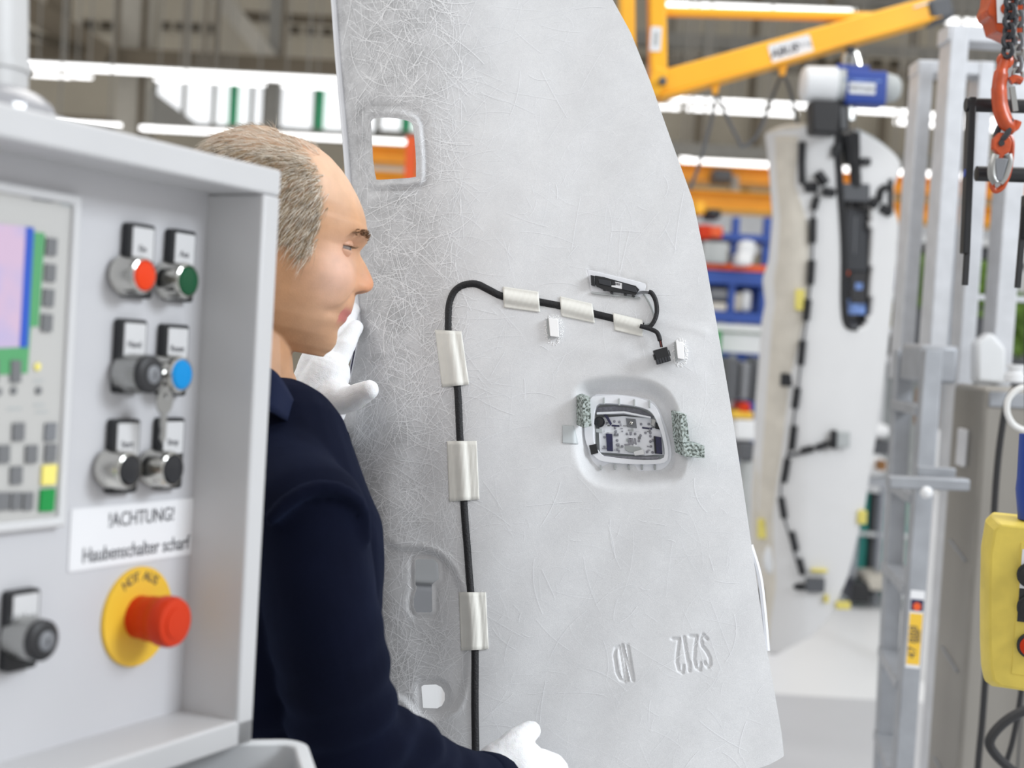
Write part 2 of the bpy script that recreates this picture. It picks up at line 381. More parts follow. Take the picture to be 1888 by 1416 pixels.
# overhead travelling cranes
def crane(Y, yt, yb, label, m='crane_orange'):
    x0 = at(640, 300, Y).x; x1 = at(2100, 300, Y).x; z1 = at(1340, yt, Y).z; z0 = at(1340, yb, Y).z
    o = thing('overhead_crane', label, 'crane', ((x0 + x1) / 2, Y, z0), 'orange overhead crane girders')
    MB().box(x0, x1, Y, Y + .3, z0, z1).build('girder', m, o); hz = (z1 - z0)
    MB().box(x0, x1, Y - .1, Y + .4, z1 - hz * .04, z1 + hz * .08).build('top_flange', m, o)
    MB().box(x0, x1, Y - .1, Y + .4, z0 - hz * .08, z0 + hz * .04).build('bottom_flange', m, o)
    return o
crane(13, 309, 334, 'upper orange crane girder behind the hanging headliner')
crane(12.6, 356, 386, 'lower orange crane girder behind the hanging headliner')
g = MB().box(at(1315, 330, 12.7).x, at(1350, 330, 12.7).x, 12.7, 12.99, at(1330, 336, 12.7).z, at(1330, 312, 12.7).z).build('crane_motor', 'grey_deep', bevel=.02)
tag(g, 'dark green crane trolley motor on the upper orange girder', 'motor')
g = MB().tube([at(1352, 326, 12.9), at(1353, 362, 12.9)], .05, 10).build('crane_sensor', 'foam_grey'); tag(g, 'small grey cylinder hanging between the orange girders', 'sensor')
# orange fixtures visible through the square panel opening
o = vb(756, 290, 18, at(754, 340, 9).z, at(754, 250, 9).z, 9, .2, 'crane_column', 'orange', None, False); tag(o, 'orange upright seen through the square opening of the white panel', 'column')
hb(660, 760, 296, 312, 700, 14, .2, 'wall_sign', 'band_white', None, False)['label'] = 'pale horizontal sign seen through the square panel opening'
bpy.data.objects['wall_sign']['category'] = 'sign'

# ------------------------------------------------------------------ far workstations
def hbox(mb, x0, y0, x1, y1, Y, dep):
    a = at((x0), (y0 + y1) / 2, Y).x; b = at(x1, (y0 + y1) / 2, Y).x; zt = at((x0 + x1) / 2, y0, Y).z; zb = at((x0 + x1) / 2, y1, Y).z
    mb.box(a, b, Y, Y + dep, zb, zt); return mb
def th(name, label, cat, px, py, Y, group=None): p = at(px, py, Y); return thing(name, label, cat, p, group)
Yr = 9.5
rk = th('storage_rack', 'blue steel rack with orange shelf front behind the white panel', 'rack', 1370, 590, Yr)
for x0 in (1248, 1346, 1404, 1446): hbox(MB(), x0, 400 if x0 != 1248 else 480, x0 + 13, 598, Yr, .08).build('upright', 'rack_blue', rk, bevel=.005)
MB().box(at(1248, 590, Yr).x, at(1459, 590, Yr).x, Yr + .02, Yr + .5, 0, at(1350, 597, Yr).z).build('base', 'rack_blue', rk)
for y0, y1, m in ((430, 442, 'rack_blue'), (486, 498, 'orange'), (500, 524, 'rack_blue'), (575, 594, 'rack_blue')): hbox(MB(), 1240, y0, 1450, y1, Yr - .03, .6).build('shelf', m, rk)
hbox(MB(), 1240, 498, 1450, 594, Yr + .4, .03).build('back_sheet', 'rack_blue', rk)
def crate(x0, y0, x1, y1, m, label, Y=None, name='crate', cat='box', bev=.012):
    Y = Y or Yr - .1
    o = hbox(MB(), x0, y0, x1, y1, Y, .3).build(name, m, bevel=bev); return tag(o, label, cat)
crate(1288, 414, 1312, 440, 'estop_red', 'red box on the top of blue rack, left one'); crate(1309, 417, 1333, 438, 'orange', 'bright orange box on top of the blue rack')
crate(1296, 446, 1342, 485, 'foam_grey', 'grey crate on the orange shelf beside blue upright'); crate(1362, 442, 1396, 478, 'machine_white', 'white rounded machine on the orange shelf', name='machine', cat='machine', bev=.04)
crate(1362, 465, 1388, 488, 'white_plastic', 'white lower box in front of the white rounded machine', Y=Yr - .3)
crate(1309, 532, 1342, 552, 'mid_grey', 'grey bin in upper cell of the blue rack', Y=Yr); crate(1309, 558, 1340, 574, 'beige_liner', 'beige bin in lower left cell of the blue rack', Y=Yr)
crate(1368, 534, 1386, 576, 'machine_white', 'white canister standing in right cell of blue rack', Y=Yr, name='canister', cat='canister', bev=.03)
crate(1352, 540, 1368, 574, 'taupe_light', 'taupe box beside the white canister in the rack', Y=Yr); crate(1305, 385, 1330, 402, 'black_plastic', 'small black box hanging over the red box', Y=Yr)
crate(1283, 372, 1300, 395, 'crane_yellow', 'small yellow box left of the black box', Y=Yr)
wb = th('workbench', 'long bench with pale green top in front of blue rack', 'workbench', 1370, 640, 8.6)
hbox(MB(), 1300, 600, 1460, 612, 8.6, .8).build('worktop', 'machine_white', wb); hbox(MB(), 1300, 611, 1460, 618, 8.65, .7).build('top_edge', 'bench_green', wb)
hbox(MB(), 1330, 617, 1460, 652, 8.62, .6).build('drawer_front', 'machine_white', wb)
for x0 in (1334, 1402, 1450): hbox(MB(), x0, 652, x0 + 8, 1108, 8.65, .06).build('leg', 'galv_dark', wb)
crate(1310, 610, 1328, 720, 'key_green', 'green upright board at the panel edge', Y=8.4, name='board', cat='board')
for i, (x0, y0, x1, y1, m, l) in enumerate(((1340, 660, 1362, 740, 'grey_deep', 'dark grey bin under the pale green bench, left'), (1366, 668, 1384, 738, 'mid_grey', 'grey bin under the pale green bench, middle'), (1388, 660, 1404, 742, 'grey_deep', 'dark bin under the pale green bench, right'),
        (1364, 742, 1384, 762, 'estop_red', 'red box on lower trolley beside white panel'), (1350, 758, 1390, 772, 'estop_yellow', 'yellow tray below the red box'), (1356, 774, 1396, 812, 'machine_white', 'white box below the yellow tray'), (1362, 815, 1392, 850, 'grey_deep', 'dark box below the white box at panel edge'), (1366, 852, 1400, 1136, 'foam_grey', 'tall pale grey container beside the panel edge'))):
    crate(x0, y0, x1, y1, m, l, Y=8.0)
# right of the hanging headliner
mc = th('assembly_machine', 'white and silver assembly machine behind ladder and headliner', 'machine', 1620, 900, 8.0)
for a in ((1590, 782, 1645, 808), (1585, 840, 1640, 880)): hbox(MB(), *a, 8.0, .5).build('housing', 'machine_white', mc, bevel=.05)
hbox(MB(), 1600, 812, 1640, 838, 8.1, .4).build('dark_block', 'grey_deep', mc); hbox(MB(), 1592, 880, 1650, 898, 8.05, .4).build('base_plate', 'galv_dark', mc)
for px_ in (1592, 1640): MB().box(at(px_, 890, 8.2).x, at(px_, 890, 8.2).x + .03, 8.35, 8.4, 0, at(1620, 895, 8.1).z).build('leg', 'galv_dark', mc)
hbox(MB(), 1622, 850, 1634, 868, 7.9, .1).build('valve', 'wood_brown', mc)
sh = th('parts_shelf', 'teal and green shelving behind the ladder', 'shelf', 1615, 1050, 8.6)
for x0, m in ((1588, 'teal'), (1606, 'grey_deep'), (1622, 'teal'), (1640, 'key_green'), (1660, 'teal')): hbox(MB(), x0, 905, x0 + 9, 1108, 8.6, .4).build('divider', m, sh)
for y0 in (904, 985, 1060): hbox(MB(), 1575, y0, 1720, y0 + 6, 8.55, .5).build('shelf', 'machine_white', sh)
for x0, y0, x1, y1, m, l in ((1570, 1075, 1606, 1112, 'black_plastic', 'black foot pedal on the floor near headliner tip'), (1600, 1064, 1660, 1090, 'taupe_light', 'beige low cabinet base behind the ladder'), (1640, 1088, 1700, 1104, 'machine_white', 'white plinth behind the ladder stiles')): crate(x0, y0, x1, y1, m, l, Y=8.2)
# behind the galvanised frames: bins, plants outside
bk = th('shelving_unit', 'distant white shelving behind the galvanised frames', 'shelf', 1760, 640, 11)
for y0 in (440, 480, 545, 612, 665): hbox(MB(), 1620, y0, 1960, y0 + 12, 11, .5).build('shelf', 'machine_white', bk)
for x0 in (1625, 1750, 1870): hbox(MB(), x0, 430, x0 + 10, 900, 11, .3).build('upright', 'machine_white', bk)
hbox(MB(), 1620, 560, 1960, 900, 11.6, .05).build('back_panel', 'foam_grey', bk)
for i, (x0, y0, x1, y1, m, l) in enumerate(((1650, 498, 1662, 545, 'rack_blue', 'blue bin on distant shelving right of headliner'), (1648, 556, 1660, 612, 'foam_yellow', 'yellow bin on distant shelving right of headliner'), (1690, 560, 1704, 612, 'indigo', 'indigo bin between first galvanised posts'), (1692, 490, 1706, 545, 'grey_deep', 'dark bin between first galvanised posts'), (1748, 560, 1766, 612, 'wood_brown', 'brown board between galvanised posts'),
     (1800, 622, 1830, 665, 'machine_white', 'white paper stack above the steel cabinet'), (1855, 640, 1866, 665, 'orange', 'small orange box above steel cabinet right'), (1866, 630, 1888, 665, 'machine_white', 'white box at the right edge above cabinet'), (1720, 462, 1736, 480, 'rack_blue', 'blue strip on top shelf'), (1720, 720, 1732, 792, 'wood_brown', 'brown board behind the ladder top'), (1718, 792, 1730, 912, 'white_plastic', 'white tube bottle behind the ladder'), (1716, 912, 1728, 1262, 'white_plastic', 'white upright post behind the ladder'))):
    crate(x0, y0, x1, y1, m, l, Y=11.1 if y0 < 710 else 6.5)
mm('trolley_grey', (138, 140, 142), .5)
tr_ = th('filler_trolley', 'made-up grey trolley filling the view through the keyhole slot of the held headliner', 'trolley', 790, 1180, 3.4)  # trolley added to put a grey surface behind the slot
hbox(MB(), 740, 1020, 812, 1078, 3.4, .3).build('drawer', 'trolley_grey', tr_, bevel=.01); hbox(MB(), 740, 1080, 812, 1190, 3.4, .3).build('drawer', 'mid_grey', tr_, bevel=.01)
MB().box(at(740, 1190, 3.4).x, at(812, 1190, 3.4).x, 3.42, 3.68, .08, at(780, 1190, 3.4).z).build('body', 'machine_white', tr_)
for dx_ in (.02, .07):
    for dy_ in (3.46, 3.64): MB().lathe(Fr((at(740, 1190, 3.4).x + dx_, dy_, .04), (0, 1, 0), (0, 0, 1)), [(.04, -.01), (.04, .01)], 14).build('wheel', 'rubber', tr_)
for i, (x0, y0, x1, y1, m, l) in enumerate(((1706, 455, 1718, 478, 'grey_deep', 'small dark box on the distant top shelf between posts'), (1756, 452, 1768, 478, 'machine_white', 'small white box on the distant top shelf'), (1804, 450, 1826, 478, 'grey_deep', 'wide dark box on the distant top shelf'), (1876, 500, 1888, 543, 'taupe_dark', 'brown box at the right edge of distant shelf'), (1756, 500, 1770, 543, 'taupe_dark', 'brown box on the second distant shelf'), (1800, 570, 1812, 610, 'taupe_dark', 'brown box below the plant between right posts'), (1690, 622, 1704, 662, 'mid_grey', 'grey box on a low distant shelf between first posts'), (1650, 618, 1662, 662, 'grey_deep', 'dark box on a low distant shelf beside headliner'), (1822, 578, 1834, 610, 'grey_deep', 'dark box below the plant at right posts'))): crate(x0, y0, x1, y1, m, l, Y=11.1)
def shrub(px, py, Y, wpx, hpx, label):
    p = at(px, py, Y); v = []; f = []; rr = random.Random(px)
    w_ = wpx / FPX * Y; h_ = hpx / FPX * Y
    for i in range(260):
        c = p + Vector((rr.gauss(0, w_ * .27), rr.gauss(0, .12), rr.gauss(0, h_ * .27))); a = rr.uniform(0, 6.3); s_ = rr.uniform(.03, .07)
        d1 = Vector((math.cos(a), rr.uniform(-.4, .4), math.sin(a))) * s_; d2 = Vector((-math.sin(a), rr.uniform(-.5, .5), math.cos(a))) * s_ * .35
        n = len(v); v += [c - d1, c - d2 * 1.2, c + d1, c + d2 * 1.2]; f.append((n, n + 1, n + 2, n + 3))
    r = thing('potted_shrub', label, 'plant', p)
    obj_from('foliage', v, f, 'leaf', r, smooth=False)['kind'] = 'stuff'
    z0 = p.z - h_ * .6
    MB().tube([Vector((p.x, p.y, z0 - .05)), Vector((p.x, p.y, p.z))], .015, 6).build('stem', 'wood_brown', r)
    MB().lathe(Fr((p.x, p.y, z0 - .3), (1, 0, 0), (0, 1, 0)), [(.09, 0), (.12, .25), (.12, .28), (.10, .28), (.1, .2)], 14).build('pot', 'grey_deep', r)
shrub(1815, 525, 10.6, 60, 60, 'leafy green plant on shelving between right galvanised posts')
shrub(1886, 600, 10.7, 40, 90, 'bright green plant at the right picture edge')
shrub(1700, 520, 10.6, 30, 70, 'green plant behind the first galvanised post gap')
# ================================================================== jib crane
YJ = 5.0
jib = th('jib_crane', 'yellow wall-mounted jib crane with a diagonal brace and grey end cap', 'crane', 1205, 100, YJ)
def jbar(name, p, q, wpx, m='crane_yellow', Y=YJ, dep=.09, bev=.008, parent=None):
    a = at(*p, Y); b = at(*q, Y); t = b - a; h = wpx / FPX * Y / 2; fr = Fr(a, t, Vector((-t.z, 0, t.x)))
    return MB().box(0, t.length, -h, h, -dep / 2, dep / 2, fr).build(name, m, parent or jib, bevel=bev)
jbar('mast', (1206, -250), (1213, 168), 30, dep=.12)
jbar('rear_mast', (1152, -250), (1158, 200), 26, 'crane_orange', dep=.12)
jbar('boom', (1205, 160), (1722, 18), 44, dep=.10)
jbar('tie_bar', (1222, 22), (1690, 34), 15, dep=.05)
jbar('tie_bracket', (1660, 30), (1700, 30), 22, dep=.08)
jbar('foot_plate', (1196, 150), (1222, 160), 50, dep=.13)
jbar('boom_lip', (1215, 183), (1735, 34), 6, 'crane_orange', dep=.13)
a = at(1722, 22, YJ); jbar('end_cap', (1706, 28), (1748, 17), 42, 'grey_deep', dep=.13, bev=.015)
jbar('cap_plate', (1676, 20), (1722, 6), 4, 'galv', dep=.11)
MB().lathe(Fr(at(1221, 151, YJ - .08), (1, 0, 0), (0, 0, 1), (0, -1, 0)), [(.014, 0), (.014, .02), (.006, .024)], 14).build('pivot_bolt', 'grey_deep', jib)
for px, py in ((1319, 158), (1443, 124)):
    p = at(px, py, YJ); MB().prism([(-.02, .03), (.02, .03), (.008, -.03), (-.008, -.03)], -.01, .01, Fr(p, (1, 0, 0), (0, 0, 1))).build('cable_lug', 'crane_orange', jib)
# label stickers with lettering
A_ = at(1412, 116, YJ - .052); B_ = at(1496, 80, YJ - .052)
fa = at(1205, 160, YJ); fb = at(1722, 18, YJ); tdir = (fb - fa).normalized()
lf = Fr(at(1458, 90, YJ - .0515), tdir, (0, 0, 1), None); lf = Fr(at(1458, 90, YJ - .0515), tdir, Vector((-tdir.z, 0, tdir.x)), (0, -1, 0))
lb = MB().prism(rrect(-.074, .074, -.032, .032, .006), 0, .0015, lf).build('label_plate', 'paper', jib)
text('lettering', 'ABUS', lf.sub(-.026, -.002, .002), .040, 'ink', lb, shear=.3, bold=.0012)
text('lettering', '250 kg', lf.sub(.043, .002, .002), .022, 'mid_grey', lb)
lf2 = Fr(at(1209, 72, YJ - .0615), (1, 0, 0), (0, 0, 1), (0, -1, 0))
lb = MB().prism(rrect(-.019, .019, -.042, .042, .005), 0, .0015, lf2).build('mast_label', 'paper', jib)
MB().box(-.008, .008, -.024, .024, .0015, .002, lf2).build('print', 'foam_grey', lb)
# festoon cables under the jib
cb = th('festoon_cable', 'grey looping cable hanging below the yellow jib', 'cable', 1380, 200, YJ)
for pts in (((1319, 166), (1313, 215), (1290, 300), (1272, 350)), ((1319, 166), (1340, 215), (1368, 272)), ((1443, 132), (1420, 190), (1395, 250), (1368, 272)), ((1443, 132), (1458, 172), (1470, 225), (1474, 240))):
    MB().tube(spline([at(x, y, YJ + .02) for x, y in pts], 6), .006, 8).build('cable_run', 'grey_deep', cb)

# ================================================================== chain hoist on the jib
YH = 4.9
ho = th('chain_hoist', 'blue and white electric chain hoist hanging from the yellow jib', 'hoist', 1570, 160, YH)
ax = (at(1640, 163, YH) - at(1480, 155, YH)).normalized()
hf = Fr(at(1476, 155, YH), Vector((0, -1, 0)), Vector((0, 0, 1)), ax)
def hp(px): return (px - 1476) / FPX * YH
MB().lathe(hf, [(.02, 0), (.048, .003), (.061, .014), (.064, hp(1538)), (.06, hp(1540))], 28).build('motor_cover', 'machine_white', ho)
MB().lathe(hf, [(.055, hp(1538)), (.058, hp(1540)), (.058, hp(1556))], 28).build('collar', 'foam_grey', ho)
MB().prism(rrect(-.055, .06, -.066, .048, .012), hp(1554), hp(1626), hf).build('gear_housing', 'hoist_blue', ho, bevel=.004)
MB().lathe(hf, [(.05, hp(1626)), (.052, hp(1632)), (.044, hp(1650)), (.03, hp(1657)), (.01, hp(1659))], 28).build('brake_cover', 'foam_grey', ho)
bf = Fr(at(1590, 163, YH - .062), ax, (0, 0, 1), (0, -1, 0))
pl_ = MB().prism(rrect(-.044, .044, -.019, .019, .003), 0, .002, bf).build('name_plate', 'band_white', ho)
text('lettering', 'ABUCompact', bf.sub(0, 0, .0025), .015, 'ink', pl_, bold=.0004)
MB().box(-.062, .062, .024, .029, -.002, .001, bf).build('stripe', 'reflect_stripe_blue', ho)
MB().tube([at(1570, 96, YH), at(1572, 110, YH), at(1568, 126, YH)], .012, 8).build('suspension_eye', 'steel', ho)
MB().tube(spline([at(1556, 134, YH), at(1558, 104, YH), at(1572, 92, YH), at(1580, 104, YH), at(1586, 132, YH)], 5), .009, 8).build('suspension_loop', 'chrome', ho)
hbox(MB(), 1543, 119, 1604, 132, YH - .02, .06).build('suspension_plate', 'hoist_blue', ho, bevel=.004)
hbox(MB(), 1562, 84, 1578, 98, YH - .02, .05).build('trolley', 'rubber', ho, bevel=.004)
MB().prism([(-.055, .0), (.05, .0), (.045, -.11), (-.045, -.11)], -.05, .05, Fr(at(1520, 190, YH), (1, 0, 0), (0, 0, 1))).build('chain_bag', 'rubber', ho, bevel=.01)
MB().tube([at(1549, 190, YH), at(1550, 240, YH)], .03, 10).build('hook_block', 'black_plastic', ho)
MB().tube([at(1566, 196, YH), at(1567, 222, YH)], .02, 10).build('cable_gland', 'steel', ho)

# ================================================================== liner hanging from the hoist
YL = 5.1
hl = th('hanging_headliner', 'white moulded headliner hanging from the blue hoist with taped black wiring', 'car part', 1520, 1200, YL)
Lx = [(232, 1450), (245, 1418), (300, 1424), (400, 1431), (480, 1424), (515, 1413), (560, 1418), (590, 1412), (700, 1404), (800, 1395), (900, 1386), (1000, 1384), (1100, 1398), (1170, 1412), (1205, 1424)]
Rx = [(232, 1560), (245, 1590), (262, 1618), (285, 1645), (305, 1655), (345, 1641), (385, 1641), (410, 1650), (500, 1645), (650, 1630), (800, 1610), (930, 1590), (1060, 1560), (1130, 1530), (1170, 1495), (1205, 1436)]
def interp(tab, y): return np.interp(y, [t[0] for t in tab], [t[1] for t in tab])
def LD(x, y):                                            # depth of the liner's skin: a shallow shell, its left flank turned away
    u = (x - 1520) / 120.0
    return YL + .06 * u * u + .10 * np.clip((1490 - x) / 90, 0, 1) ** 1.5 + .0002 * (y - 700) - .03 * np.exp(-((y - 230) / 40) ** 2)
def Lp(x, y, off=0.0): return at(x, y, float(LD(x, y)) - off)
ys = np.linspace(232, 1205, 140); ns = 44
def inslot(x, y):
    if 235 < y < 372: return 1546 + (y - 240) * .02 < x < 1578 + (y - 240) * .02
    if 372 <= y < 606:
        c = 1578; hw = 24
        l = 1552; r_ = 1602
        if y > 580: l += (y - 580) * .5; r_ -= (y - 580) * .7
        if y < 400: l -= 2
        return l < x < r_
    return False
v = []; f = []
for y in ys:
    xl, xr = interp(Lx, y), interp(Rx, y)
    for i in range(ns + 1): v.append(Lp(xl + (xr - xl) * i / ns, y))
for j in range(len(ys) - 1):
    for i in range(ns):
        a = j * (ns + 1) + i; y = (ys[j] + ys[j + 1]) / 2; x = interp(Lx, y) + (interp(Rx, y) - interp(Lx, y)) * (i + .5) / ns
        if not inslot(x, y): f.append((a, a + ns + 1, a + ns + 2, a + 1))
lmat = mat('liner_skin', (222, 222, 222), .6, var=.02, vscale=5)
sk = obj_from('skin', v, f, lmat, hl, ang=80); sm = sk.modifiers.new('solid', 'SOLIDIFY'); sm.thickness = .02; sm.offset = 1
# beige foam flank, following the left edge
v = []; f = []; ys2 = np.linspace(250, 1180, 70)
R2 = [(250, 1476), (340, 1468), (420, 1492), (560, 1490), (700, 1462), (850, 1448), (950, 1436), (1080, 1440), (1180, 1420)]
for y in ys2:
    xl, xr = interp(Lx, y) + 2, interp(R2, y)
    for i in range(9): x = xl + (xr - xl) * i / 8; v.append(Lp(x, y, .012 + .008 * math.sin(i / 8 * math.pi)))
for j in range(len(ys2) - 1):
    for i in range(8): a = j * 9 + i; f.append((a, a + 9, a + 10, a + 1))
sk2 = obj_from('foam_flank', v, f, 'beige_liner', hl, ang=80); s2 = sk2.modifiers.new('solid', 'SOLIDIFY'); s2.thickness = .008; s2.offset = 1; sk2['label'] = 'beige foam flank'
def ringpx(name, cx, cy, rx, ry, m, off=.02, wdt=.006, par=None):
    pts = [Lp(cx + rx * math.cos(a), cy + ry * math.sin(a), off) for a in np.linspace(0, 2 * math.pi, 20)[:-1]]
    return MB().tube(pts, wdt, 6, closed=True).build(name, m, par or hl)
ringpx('moulded_rim', 1466, 410, 14, 46, 'beige_liner'); ringpx('moulded_rim', 1424, 780, 16, 55, 'beige_liner')
def lbox(name, x0, y0, x1, y1, m, off=.02, dep=.03, bev=.004, par=None):
    c = Lp((x0 + x1) / 2, (y0 + y1) / 2, off); fr = Fr(c, (1, 0, .03), (0, 0, 1), (0, -1, 0)); s_ = c.y / FPX
    return MB().box(-(x1 - x0) / 2 * s_, (x1 - x0) / 2 * s_, -(y1 - y0) / 2 * s_, (y1 - y0) / 2 * s_, 0, dep, fr).build(name, m, par or hl, bevel=bev)
MB().ball(Lp(1424, 1030, .018), .034, .012, .058, n=16, m=10).build('white_cap', 'machine_white', hl)
MB().tube(spline([Lp(x, y, .012) for x, y in ((1419, 247), (1440, 238), (1470, 234), (1520, 234), (1545, 238))], 5), .012, 8).build('top_edge', 'beige_liner', hl)
MB().tube(spline([Lp(x, y, .012) for x, y in ((1578, 241), (1610, 258), (1640, 282), (1656, 303))], 5), .010, 8).build('top_edge', 'foam_grey', hl)
# slot insert: black rails, glass, light-blue reflections painted as small boxes
MB().ball(Lp(1577, 470, -.06), .045, .02, .26, n=20, m=14).build('insert_back', 'dark_glass', hl)
lbox('insert_frame', 1549, 368, 1604, 604, 'black_plastic', -.085, .02)
for x0, y0, x1, y1, m in ((1556, 385, 1600, 500, 'dark_plastic'), (1572, 400, 1576, 470, 'mid_grey'), (1584, 405, 1590, 480, 'grey_deep'), (1558, 455, 1602, 463, 'black_plastic'), (1566, 500, 1596, 560, 'dark_glass'), (1573, 520, 1590, 536, 'reflect_stripe_blue'), (1560, 552, 1594, 580, 'reflect_stripe_blue'), (1554, 496, 1564, 508, 'orange')): lbox('insert_detail', x0, y0, x1, y1, m, -.04, .02)
for pts, w_ in ((((1546, 240), (1546, 300), (1549, 350), (1553, 400), (1556, 470), (1556, 560), (1562, 598), (1580, 604)), .014), (((1575, 245), (1576, 300), (1578, 345)), .020), (((1561, 243), (1566, 270), (1568, 300)), .026)):
    MB().tube(spline([Lp(x, y, .02) for x, y in pts], 5), w_, 8).build('black_rail', 'black_plastic', hl)
lbox('slot_bar', 1548, 340, 1600, 372, 'grey_deep', .005, .03)
for a in ((1538, 262, 1550, 282), (1585, 292, 1604, 306), (1520, 236, 1526, 250), (1532, 270, 1545, 290)): lbox('clip', *a, 'black_plastic', .02, .02)
# wiring with black sleeves
hw = th('wiring_loom', 'black sleeved wiring loom taped down the hanging headliner', 'wiring', 1480, 650, YL)
path = [(1479, 262), (1477, 300), (1479, 338), (1490, 345), (1504, 352), (1507, 372), (1500, 392), (1498, 470), (1495, 520), (1490, 560), (1483, 620), (1478, 650), (1474, 690), (1466, 750), (1458, 810), (1448, 850), (1441, 880), (1439, 920), (1447, 960), (1459, 1000), (1470, 1040), (1482, 1062)]
MB().tube(spline([Lp(x, y, .028) for x, y in path], 4), .0035, 8).build('wire', 'grey_deep', hw)
def sleeve(x0, y0, x1, y1, w_=.0135): MB().tube([Lp(x0, y0, .03), Lp((x0 + x1) / 2, (y0 + y1) / 2, .032), Lp(x1, y1, .03)], w_, 8).build('sleeve', 'black_plastic', hw)
for s_ in ((1479, 262, 1478, 300), (1478, 300, 1479, 338), (1484, 345, 1506, 345, .018), (1517, 352, 1538, 356, .016), (1507, 318, 1522, 338, .018), (1506, 364, 1500, 386), (1499, 402, 1498, 448), (1497, 480, 1494, 524), (1490, 552, 1486, 590), (1480, 628, 1476, 672), (1470, 715, 1465, 752), (1464, 785, 1459, 828), (1452, 846, 1445, 888), (1440, 917, 1446, 955), (1459, 980, 1467, 1015), (1473, 1030, 1480, 1058), (1478, 832, 1498, 827), (1506, 826, 1526, 818), (1604, 370, 1614, 378, .018), (1624, 382, 1640, 392, .018), (1620, 372, 1624, 350), (1624, 350, 1634, 345), (1642, 330, 1642, 395, .009)): sleeve(*s_)
MB().tube(spline([Lp(x, y, .028) for x, y in ((1455, 840), (1480, 834), (1530, 815))], 4), .006, 8).build('branch_wire', 'grey_deep', hw)
lbox('control_unit', 1532, 795, 1564, 824, 'foam_grey', .02, .03, par=hw); lbox('unit_clip', 1530, 792, 1540, 826, 'black_plastic', .022, .035, par=hw)
lbox('lower_unit', 1484, 1064, 1518, 1090, 'grey_deep', .02, .03, par=hw); MB().ball(Lp(1474, 1082, .03), .024, .012, .014).build('plug', 'black_plastic', hw)
def pad(x0, y0, x1, y1, q, m='foam_yellow', dep=.02):
    c = Lp((x0 + x1) / 2, (y0 + y1) / 2, .02); fr = Fr(c, (1, 0, .03), (0, 0, 1), (0, -1, 0)); s_ = c.y / FPX
    o = MB().box(-(x1 - x0) / 2 * s_, (x1 - x0) / 2 * s_, -(y1 - y0) / 2 * s_, (y1 - y0) / 2 * s_, 0, dep, fr).build('foam_pad', m, bevel=.003); tag(o, q, 'pad', 'foam pads on the hanging headliner')
pad(1465, 534, 1482, 572, 'yellow foam pad on the upper beige flank of hanging headliner'); pad(1396, 956, 1420, 992, 'yellow foam pad on lower left flank of hanging headliner')
pad(1580, 940, 1596, 965, 'small yellow foam pad at the right edge of hanging headliner'); pad(1540, 1108, 1566, 1122, 'yellow foam pad at the lower right tip of headliner')
pad(1438, 688, 1460, 712, 'square black pad on the beige flank of headliner', 'black_plastic'); pad(1398, 1080, 1410, 1108, 'black pad near the lower left edge of headliner', 'black_plastic')
pad(1518, 1096, 1526, 1110, 'tiny olive pad below the lower control unit'); pad(1494, 1048, 1524, 1054, 'thin yellow strip pad above lower control unit')

# ================================================================== galvanised frames
YG = 3.9
def vpost(px, ptop, Y, w_, par, bot=None):
    x = at(px, 380, Y).x; h = w_ / FPX * Y / 2; MB().box(x - h, x + h, Y - .05, Y + .05, at(px, bot, Y).z if bot else 0, at(px, ptop, Y).z).build('post', 'galv', par, bevel=.004)
gf = th('support_frame', 'shorter galvanised frame standing left, its top bar below the tall frame', 'frame', 1695, 600, YG, 'galvanised frames above the steel cabinet')
vpost(1682, 116, YG, 26, gf, 700); vpost(1792, 118, YG, 28, gf); jbar('cross_bar', (1684, 128), (1818, 132), 25, 'galv', YG, .094, .004, gf)
gf2 = th('support_frame', 'taller galvanised frame rising behind the orange chain hook', 'frame', 1750, 600, YG - .25, 'galvanised frames above the steel cabinet')
vpost(1738, 52, YG - .25, 33, gf2, 700); vpost(1857, 120, YG - .25, 36, gf2); jbar('cross_bar', (1738, 66), (1900, 76), 29, 'galv', YG - .25, .094, .004, gf2)
jbar('edge_strip', (1764, 240), (1738, 700), 12, 'galv_dark', YG - .2, .05, .002, gf2)
jbar('rail', (1800, 548), (1900, 553), 10, 'galv', YG + .3, .03, .002, gf2)

# ================================================================== steel cabinet
YC = 3.35
x0 = at(1796, 1000, YC).x; zt = at(1780, 712, YC).z
xs_ = at(1737, 900, YC + .24).x
tk = thing('steel_cabinet', 'tall brushed steel cabinet with a small handle beside the ladder', 'cabinet', (x0 + .5, YC, 0))
MB().box(x0, x0 + .30, YC, YC + .24, 0, zt).build('body', 'tank_steel', tk, bevel=.012)
MB().box(x0 + .01, x0 + .29, YC - .006, YC + .02, zt - .045, zt - .008).build('top_seam', 'galv_dark', tk, bevel=.003)
MB().box(x0 + .14, x0 + .143, YC - .003, YC + .002, 0.02, zt - .05).build('door_joint', 'grey_deep', tk)
hd = at(1763, 824, YC + .12); MB().box(x0 - .012, x0, hd.y - .03, hd.y + .03, hd.z - .046, hd.z + .046).build('handle', 'paper', tk, bevel=.005)
for zz in (1.05, .78, .5): MB().tube([(x0 - .001, YC + .05, zz - .01), (x0 - .001, YC + .18, zz + .02)], .004, 6).build('weld_mark', 'galv_dark', tk)
p2 = thing('steel_post', 'dark grey bolted steel post behind the yellow pendant', 'post', (x0 + .36, YC, 0))
MB().box(x0 + .255, x0 + .5, YC - .12, YC - .02, 0, zt - .02).build('post_body', 'mid_grey', p2, bevel=.006)
for zz in (1.27, 1.2, 1.12, 1.05, .97): MB().lathe(Fr((x0 + .28, YC - .12, zz), (1, 0, 0), (0, 0, 1), (0, -1, 0)), [(.008, 0), (.008, .006), (.004, .008)], 8).build('bolt', 'galv', p2)
